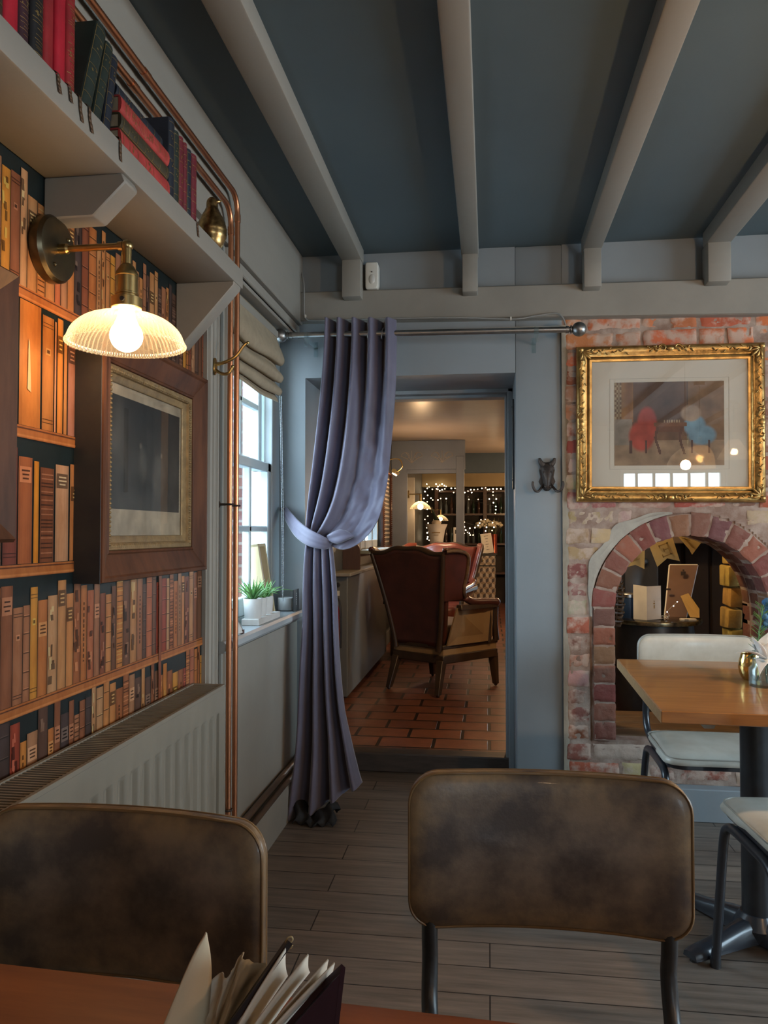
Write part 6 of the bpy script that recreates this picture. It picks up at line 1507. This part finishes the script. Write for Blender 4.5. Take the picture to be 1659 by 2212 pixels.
for k in range(4):
    a = R(35+90*k); M = Matrix.Rotation(a, 4, 'Z')
    prof = [(0.03, 0.075, 0.036), (0.09, 0.066, 0.032), (0.17, 0.048, 0.029), (0.25, 0.036, 0.028), (0.27, 0.030, 0.024)]
    rg = []
    for x, h, w in prof: rg.append([b.bm.verts.new(M @ Vector((x, w*c_, 0.012+(h-0.012)*s_))) for c_, s_ in ((-1, 0), (-0.85, 0.75), (-0.45, 1), (0.45, 1), (0.85, 0.75), (1, 0))])
    fs = []
    for p, q_ in zip(rg, rg[1:]):
        for i in range(6): fs.append(b.bm.faces.new((p[i], p[(i+1) % 6], q_[(i+1) % 6], q_[i])))
    fs.append(b.bm.faces.new(rg[-1])); fs.append(b.bm.faces.new(rg[0][::-1])); b._paint(fs)
b.lathe([(0, 0.010), (0.05, 0.012), (0.065, 0.05), (0.045, 0.085), (0.0, 0.09)], 24)
b.build('base', m_navytube, t, smooth=50)
for k in range(4):
    a = R(35+90*k); b = MB(); b.lathe([(0, 0), (0.014, 0), (0.014, 0.014), (0, 0.014)], 14, Matrix.Translation((0.25*math.cos(a), 0.25*math.sin(a), 0))); b.build('foot', m_black, t)

# things on the far table
v = thing('votive_holder', 'hammered gold votive cup on the oak table beside the vase', 'candle holder', (0.790, 2.49, 0.750))
b = MB()
prof = [(0, 0.0), (0.018, 0.0), (0.026, 0.008), (0.0325, 0.025), (0.0345, 0.042), (0.032, 0.060), (0.027, 0.077), (0.0262, 0.079), (0.025, 0.077), (0.030, 0.06), (0.0325, 0.042), (0.030, 0.025), (0.02, 0.008), (0, 0.006)]
b.lathe([(p.x, p.y) for p in spline([(r, z, 0) for r, z in prof], 60)], 54, None, lambda a, z: 1-0.035*abs(math.sin(7*a+(PI/2 if int(z/0.011) % 2 else 0)))*abs(math.sin(PI*z/0.011)) if 0.006 < z < 0.07 else 1); b.build('cup', m_gold, v, smooth=180)
vs_ = thing('flower_vase', 'clear glass jar of water and stems on the oak table', 'vase', (0.800, 2.395, 0.750))
b = MB(); b.lathe([(0, 0.0), (0.042, 0.0), (0.0435, 0.004), (0.0435, 0.052), (0.036, 0.060), (0.033, 0.064), (0.033, 0.076), (0.0345, 0.079), (0.031, 0.079), (0.031, 0.064), (0.0405, 0.051), (0.0405, 0.008), (0, 0.007)], 40); b.build('glass', m_clear, vs_, smooth=50)
b = MB(); b.lathe([(0, 0.008), (0.040, 0.008), (0.040, 0.036), (0, 0.036)], 36); b.build('water', thin_glass('still_water', (0.88, 0.95, 0.96), 0.06), vs_, smooth=40)
bq = thing('flowers', 'white lily like bloom with green and blue sprigs in the glass jar', 'flowers', (0.800, 2.395, 0.750))
b = MB()
for dx, dy in ((0.012, 0.006), (-0.012, 0.008), (0.0, -0.010), (0.018, -0.006)): b.tube([(dx*1.6, dy*1.6, 0.012), (dx*0.2, dy*0.2, 0.07), (dx*0.6-0.004, dy*0.5, 0.085)], 0.0022, 6)
b.build('stems', m_darkleaf, bq)
b = MB(); ctr = Vector((0.0, -0.005, 0.082))
for tip, w_, up in (((-0.088, -0.02, 0.108), 0.019, 0.018), ((-0.040, -0.012, 0.150), 0.026, 0.012), ((0.006, -0.01, 0.165), 0.028, 0.012), ((0.05, -0.01, 0.145), 0.026, 0.015), ((0.085, -0.02, 0.108), 0.019, 0.018), ((-0.034, -0.055, 0.050), 0.020, 0.022), ((0.022, -0.06, 0.042), 0.022, 0.022), ((-0.02, 0.045, 0.145), 0.024, 0.01), ((0.03, 0.05, 0.135), 0.024, 0.01), ((0.0, -0.035, 0.138), 0.022, 0.006)):
    bevel_leaf(b, ctr, tip, w_, up, 10, 0.35)
b.build('petals', m_petal, bq, smooth=60, mods=[('SOLIDIFY', {'thickness': 0.0012})])
b = MB()
for tip in ((-0.052, 0.01, 0.085), (0.05, 0.02, 0.09), (-0.03, 0.04, 0.10)): bevel_leaf(b, (0, 0, 0.085), tip, 0.016, 0.015)
b.build('leaves', m_darkleaf, bq, smooth=60, mods=[('SOLIDIFY', {'thickness': 0.001})])
b = MB(); q = random.Random(12)
for k in range(60):
    t_ = k/60; c = Vector((-0.012+0.02*t_, 0.03, 0.10+0.13*t_)); a = q.uniform(0, 6.28)
    b.tube([c, c+Vector((0.022*math.cos(a), 0.022*math.sin(a), 0.018))], 0.0008, 4)
b.tube([(-0.0, 0.01, 0.08), (-0.012, 0.03, 0.10), (0.008, 0.03, 0.235)], 0.0016, 5); b.build('fern_sprig', m_leaf, bq, smooth=60)
b = MB()
for k in range(26): b.ball((0.026+q.uniform(-0.014, 0.02), 0.035+q.uniform(-0.012, 0.012), 0.165+0.09*k/26), q.uniform(0.007, 0.011), 6)
b.tube([(0.01, 0.01, 0.08), (0.026, 0.035, 0.17)], 0.002, 5); b.build('blue_bloom', mat('blue_bloom', (0.07, 0.22, 0.42), (0.04, 0.14, 0.3), rough=0.7, scale=60), bq, smooth=60)

# --- the near table with its menu holder
t = thing('dining_table', 'red brown wooden table top along the bottom edge, nearest the viewer', 'table', (-0.1, 0.30, 0), R(-2.9))
b = MB(); b.box(-0.56, 0.85, -0.45, 0.445, 0.712, 0.745, 0.003); b.build('tabletop', m_neartable, t)
for x in (-0.3, 0.6):
    b = MB(); b.lathe([(0, 0.02), (0.04, 0.02), (0.04, 0.712), (0, 0.712)], 24, Matrix.Translation((x, 0, 0))); b.build('pedestal', m_black, t)
    b = MB(); b.box(x-0.03, x+0.03, -0.32, 0.32, 0.0, 0.03, 0.006); b.box(x-0.25, x+0.25, -0.03, 0.03, 0, 0.03, 0.006); b.build('base', m_black, t)
ZT = 0.7455
def AP(px, py, Y):
    """point of the ray at depth Y, kept above the table top"""
    p = aY(px, py, Y); p.z = max(p.z, ZT); return p
def lean(tx, ty, slope, Y):
    """foot on the table of an edge whose top shows at (tx,ty)"""
    z = ZT; yy = 1150+(EYE-z)/Y*FPX; return aY(tx-slope*(yy-ty), yy, Y)
mh = thing('menu_holder', 'dark purple black menu holder with a string loop on the near table', 'menu holder', (-0.16, 0.63, ZT))
b = MB(); P = [lean(628, 2036, 0.66, 0.600), aY(628, 2036, 0.600), aY(622, 2031, 0.665), lean(622, 2031, 0.60, 0.665)]
for p in P: p.z = max(p.z, ZT)
b.panel(P, 0.004); b.build('back_board', mat('black_slate_board', (0.022, 0.020, 0.022), rough=0.55), mh, True, smooth=0)
b = MB(); P = [lean(742, 2084, 0.98, 0.585), aY(742, 2084, 0.585), aY(742, 2092, 0.575), lean(735, 2180, 0.10, 0.575)]
b.panel([lean(700, 2125, 0.86, 0.600), aY(700, 2125, 0.600), aY(742, 2086, 0.585), lean(735, 2140, 0.11, 0.585)], 0.004); b.build('front_board', mat('purple_black_cover', (0.040, 0.018, 0.030), (0.028, 0.014, 0.022), rough=0.45, scale=8), mh, True, smooth=0)
b = MB(); b.tube(spline([aY(622, 2046, 0.63), aY(617, 2036, 0.63), aY(622, 2026, 0.63), aY(630, 2024, 0.63), aY(632, 2031, 0.63), aY(624, 2040, 0.63), aY(628, 2048, 0.63), aY(632, 2042, 0.63)], 40), 0.0007, 6); b.build('string_loop', m_palewood, mh, True)
b = MB(); P0 = (lean(480, 2330, 0.4, 0.61)); b.box(-0.275, -0.115, 0.585, 0.665, ZT, ZT+0.012, 0.002); b.build('base', m_black, mh, True)
def leaflet(label, ltop, rtop, rlow, sl, sr, Y0_, Y1_, m=m_paper):
    o = thing('leaflet', label, 'leaflet', tuple(lean(*ltop, sl, Y0_)), 0, 'folded leaflets in the menu holder')
    a0, a1 = lean(*ltop, sl, Y0_), aY(*ltop, Y0_); c0 = aY(*rlow, Y1_); c1 = lean(*rlow, sr, Y1_)
    b = MB()
    def f(u, v):
        A = a0.lerp(a1, v); B = c1.lerp(c0, v); p = A.lerp(B, u); p.y -= 0.006*math.sin(PI*u)*(1-0.3*v); p.x -= 0.006*math.sin(PI*v); return p
    b.grid(f, 8, 14); b.build('sheet', m, o, True, smooth=180, mods=[('SOLIDIFY', {'thickness': 0.0012})])
    return o
leaflet('cream folded leaflet nearest the black board in the menu holder', (616, 2047), 0, (620, 2106), 0.52, 0.50, 0.598, 0.640)
leaflet('cream folded leaflet second from the black board', (665, 2060), 0, (668, 2098), 0.66, 0.60, 0.596, 0.640)
leaflet('cream folded leaflet third from the black board', (708, 2071), 0, (706, 2096), 0.76, 0.70, 0.594, 0.630)
leaflet('cream folded leaflet with dark print, last before the purple cover', (722, 2078), 0, (716, 2108), 0.84, 0.80, 0.590, 0.622)
tc_ = thing('card', 'tall pointed cream card standing left of the tissue on the near table', 'card', tuple(lean(447, 2015, 0.5, 0.60)))
b = MB(); a0 = [lean(402, 2100, 0.42, 0.60), aY(402, 2100, 0.60), aY(447, 2015, 0.60)]; c0 = [lean(457, 2118, 0.10, 0.632), aY(457, 2118, 0.632), aY(447.5, 2016, 0.602)]
def tcf(u, v):
    A = spline(a0, 21)[int(round(v*20))]; B = spline(c0, 21)[int(round(v*20))]; p = A.lerp(B, u); p.y -= 0.010*math.sin(PI*u)*(1-v); return p
b.grid(tcf, 9, 21); b.build('sheet', mat('warm_cream_card', (0.62, 0.50, 0.34), (0.57, 0.46, 0.31), rough=0.7), tc_, True, smooth=180, mods=[('SOLIDIFY', {'thickness': 0.0014})])
ts = thing('tissue', 'crumpled cream paper tissue bunched between the card and the black board', 'tissue', tuple(lean(500, 2110, 0.2, 0.64)))
topl = spline([aY(452, 2122, 0.645), aY(478, 2108, 0.645), aY(500, 2098, 0.648), aY(516, 2071, 0.65), aY(527, 2065, 0.652), aY(548, 2078, 0.65), aY(572, 2096, 0.648)], 40); botl = spline([lean(452, 2122, 0.1, 0.61), lean(500, 2098, 0.3, 0.60), lean(572, 2096, 0.52, 0.61)], 40)
def tsf(u, v):
    k = int(round(u*39)); p = botl[k].lerp(topl[k], v); w_ = noise.noise((u*6, v*5, 3))*0.012+noise.noise((u*15, v*13, 8))*0.005+0.007*math.sin(u*15); p.y += w_*(0.4+0.6*v); return p
b = MB(); b.grid(tsf, 40, 30); b.build('sheet', mat('cream_tissue', (0.60, 0.53, 0.43), (0.55, 0.48, 0.39), rough=0.85), ts, True, smooth=180, mods=[('SOLIDIFY', {'thickness': 0.001})])

# --- pendant lamps hanging behind and to the right of the viewer; they light the right side and show in the picture glass
def mirrored(px, py, y, dz):
    p = aY(px, py, 2*3.396-y); return p.x, y, p.z-dz
def pendant(label, x, y, z, prof, sm, strength):
    o = thing('pendant_lamp', label, 'lamp', (x, y, z), 0, 'pendant lamps mirrored in the picture glass')
    b = MB(); b.tube([(0, 0, 0.16), (0, 0, CZ-z-0.02)], 0.004, 8); b.lathe([(0, CZ-z-0.03), (0.045, CZ-z-0.03), (0.045, CZ-z), (0, CZ-z)], 20); b.build('flex', m_black, o)
    b = MB(); b.lathe(prof, 36); b.build('lamp_shade', sm, o, smooth=60)
    b = MB(); b.lathe([(0, 0.02), (0.018, 0.02), (0.018, 0.16), (0, 0.16)], 16, Matrix.Translation((0, 0, 0.06))); b.build('lamp_holder', m_brass, o)
    b = MB(); b.ball((0, 0, 0.035), 0.032, 18); b.build('bulb', emit('pendant_bulb', (1.0, 0.60, 0.28), strength), o, smooth=180)
m_fabric = thin_glass('cream_fabric_shade', (1, 0.9, 0.75), 0.04, 0.92, (0.85, 0.70, 0.48), 0.5)
m_amber = thin_glass('amber_ribbed_shade', (1.0, 0.80, 0.50), 0.10, 0.95, (0.95, 0.70, 0.38), 0.2)
pendant('cream cone pendant lamp mirrored at the lower right of the gilt picture', *mirrored(1586, 970, -0.95, 0.06), [(0.045, 0.15), (0.05, 0.148), (0.155, -0.03)], m_fabric, 620)
pendant('amber dome pendant lamp mirrored at the lower middle of the gilt picture', *mirrored(1512, 990, 0.05, 0.04), [(0.03, 0.15), (0.07, 0.135), (0.105, 0.08), (0.118, 0.02), (0.120, -0.05)], m_amber, 560)
pendant('small glass dish pendant lamp mirrored left of the amber one in the gilt picture', *mirrored(1481, 996, 1.62, 0.06), [(0.022, 0.15), (0.045, 0.13), (0.09, 0.09), (0.112, 0.045), (0.115, 0.03)], m_shade, 540)
# ================================================================ LIGHT AND CAMERA
w = bpy.data.worlds.new('sky'); SC.world = w; w.use_nodes = True
nt = w.node_tree; bg = nt.nodes['Background']
tcw = nt.nodes.new('ShaderNodeTexCoord'); sx = nt.nodes.new('ShaderNodeSeparateXYZ'); rp = nt.nodes.new('ShaderNodeValToRGB')
nt.links.new(tcw.outputs['Generated'], sx.inputs[0]); nt.links.new(sx.outputs['Z'], rp.inputs[0]); nt.links.new(rp.outputs[0], bg.inputs['Color'])
rp.color_ramp.elements[0].position = 0.0; rp.color_ramp.elements[0].color = (0.66, 0.86, 1.0, 1)
rp.color_ramp.elements[1].position = 0.8; rp.color_ramp.elements[1].color = (0.56, 0.80, 1.0, 1)
bg.inputs['Strength'].default_value = SKY
def portal(name, loc, rot, sx_, sy_):
    l = bpy.data.lights.new(name, 'AREA'); l.shape = 'RECTANGLE'; l.size = sx_; l.size_y = sy_; l.cycles.is_portal = True
    o = bpy.data.objects.new(name, l); C.objects.link(o); o.location = loc; o.rotation_euler = rot
portal('sky_portal_left', (-1.10, 2.90, 1.45), (0, R(-90), 0), 1.25, 0.9)
portal('sky_portal_hall', (-1.14, 6.75, 1.43), (0, R(-90), 0), 0.75, 1.2)
portal('sky_portal_near', (2.15, BY-0.22, 1.4), (R(90), 0, 0), 1.2, 1.1)
portal('sky_portal_right', (RX+0.22, 1.70, 1.4), (0, R(90), 0), 1.2, 2.4)
def lamp_pt(name, loc, e, c=(1.0, 0.62, 0.32), r=0.05):
    l = bpy.data.lights.new(name, 'POINT'); l.energy = e; l.color = c; l.shadow_soft_size = r
    o = bpy.data.objects.new(name, l); C.objects.link(o); o.location = loc; return o
lamp_pt('room_fill_light', (0.35, -1.15, 1.95), 6.5, (1.0, 0.64, 0.33))  # added unseen fill, warms the left wall and the chairs
lamp_pt('hall_lamp', (0.75, 8.6, 1.35), 32)
lamp_pt('hall_lamp.001', (-0.62, 7.2, 1.62), 9)
lamp_pt('hall_lamp.002', (1.6, 6.2, 1.6), 7)
lamp_pt('bar_lamp', (0.7, 10.6, 1.9), 16)
lamp_pt('hatch_room_lamp', (0.40, 3.95, 1.75), 23, (1.0, 0.66, 0.30))
cam = bpy.data.cameras.new('camera'); co = bpy.data.objects.new('camera', cam); C.objects.link(co)
co.location = (0, 0, EYE); co.rotation_euler = (R(90)+PIT, 0, YAW)
cam.sensor_fit = 'VERTICAL'; cam.sensor_height = 36.0; cam.lens = FPX/2212*36.0; cam.clip_start = 0.02; cam.clip_end = 100
SC.camera = co
SC.view_settings.view_transform = 'Standard'; SC.view_settings.look = 'None'; SC.view_settings.gamma = 1.0; SC.view_settings.use_curve_mapping = False
SC.view_settings.exposure = EXPO
cy = SC.cycles
cy.max_bounces = 8; cy.diffuse_bounces = 4; cy.glossy_bounces = 4; cy.transmission_bounces = 4; cy.transparent_max_bounces = 16
cy.sample_clamp_indirect = 3.0; cy.caustics_reflective = False; cy.caustics_refractive = False; cy.use_denoising = True
cy.use_light_tree = True
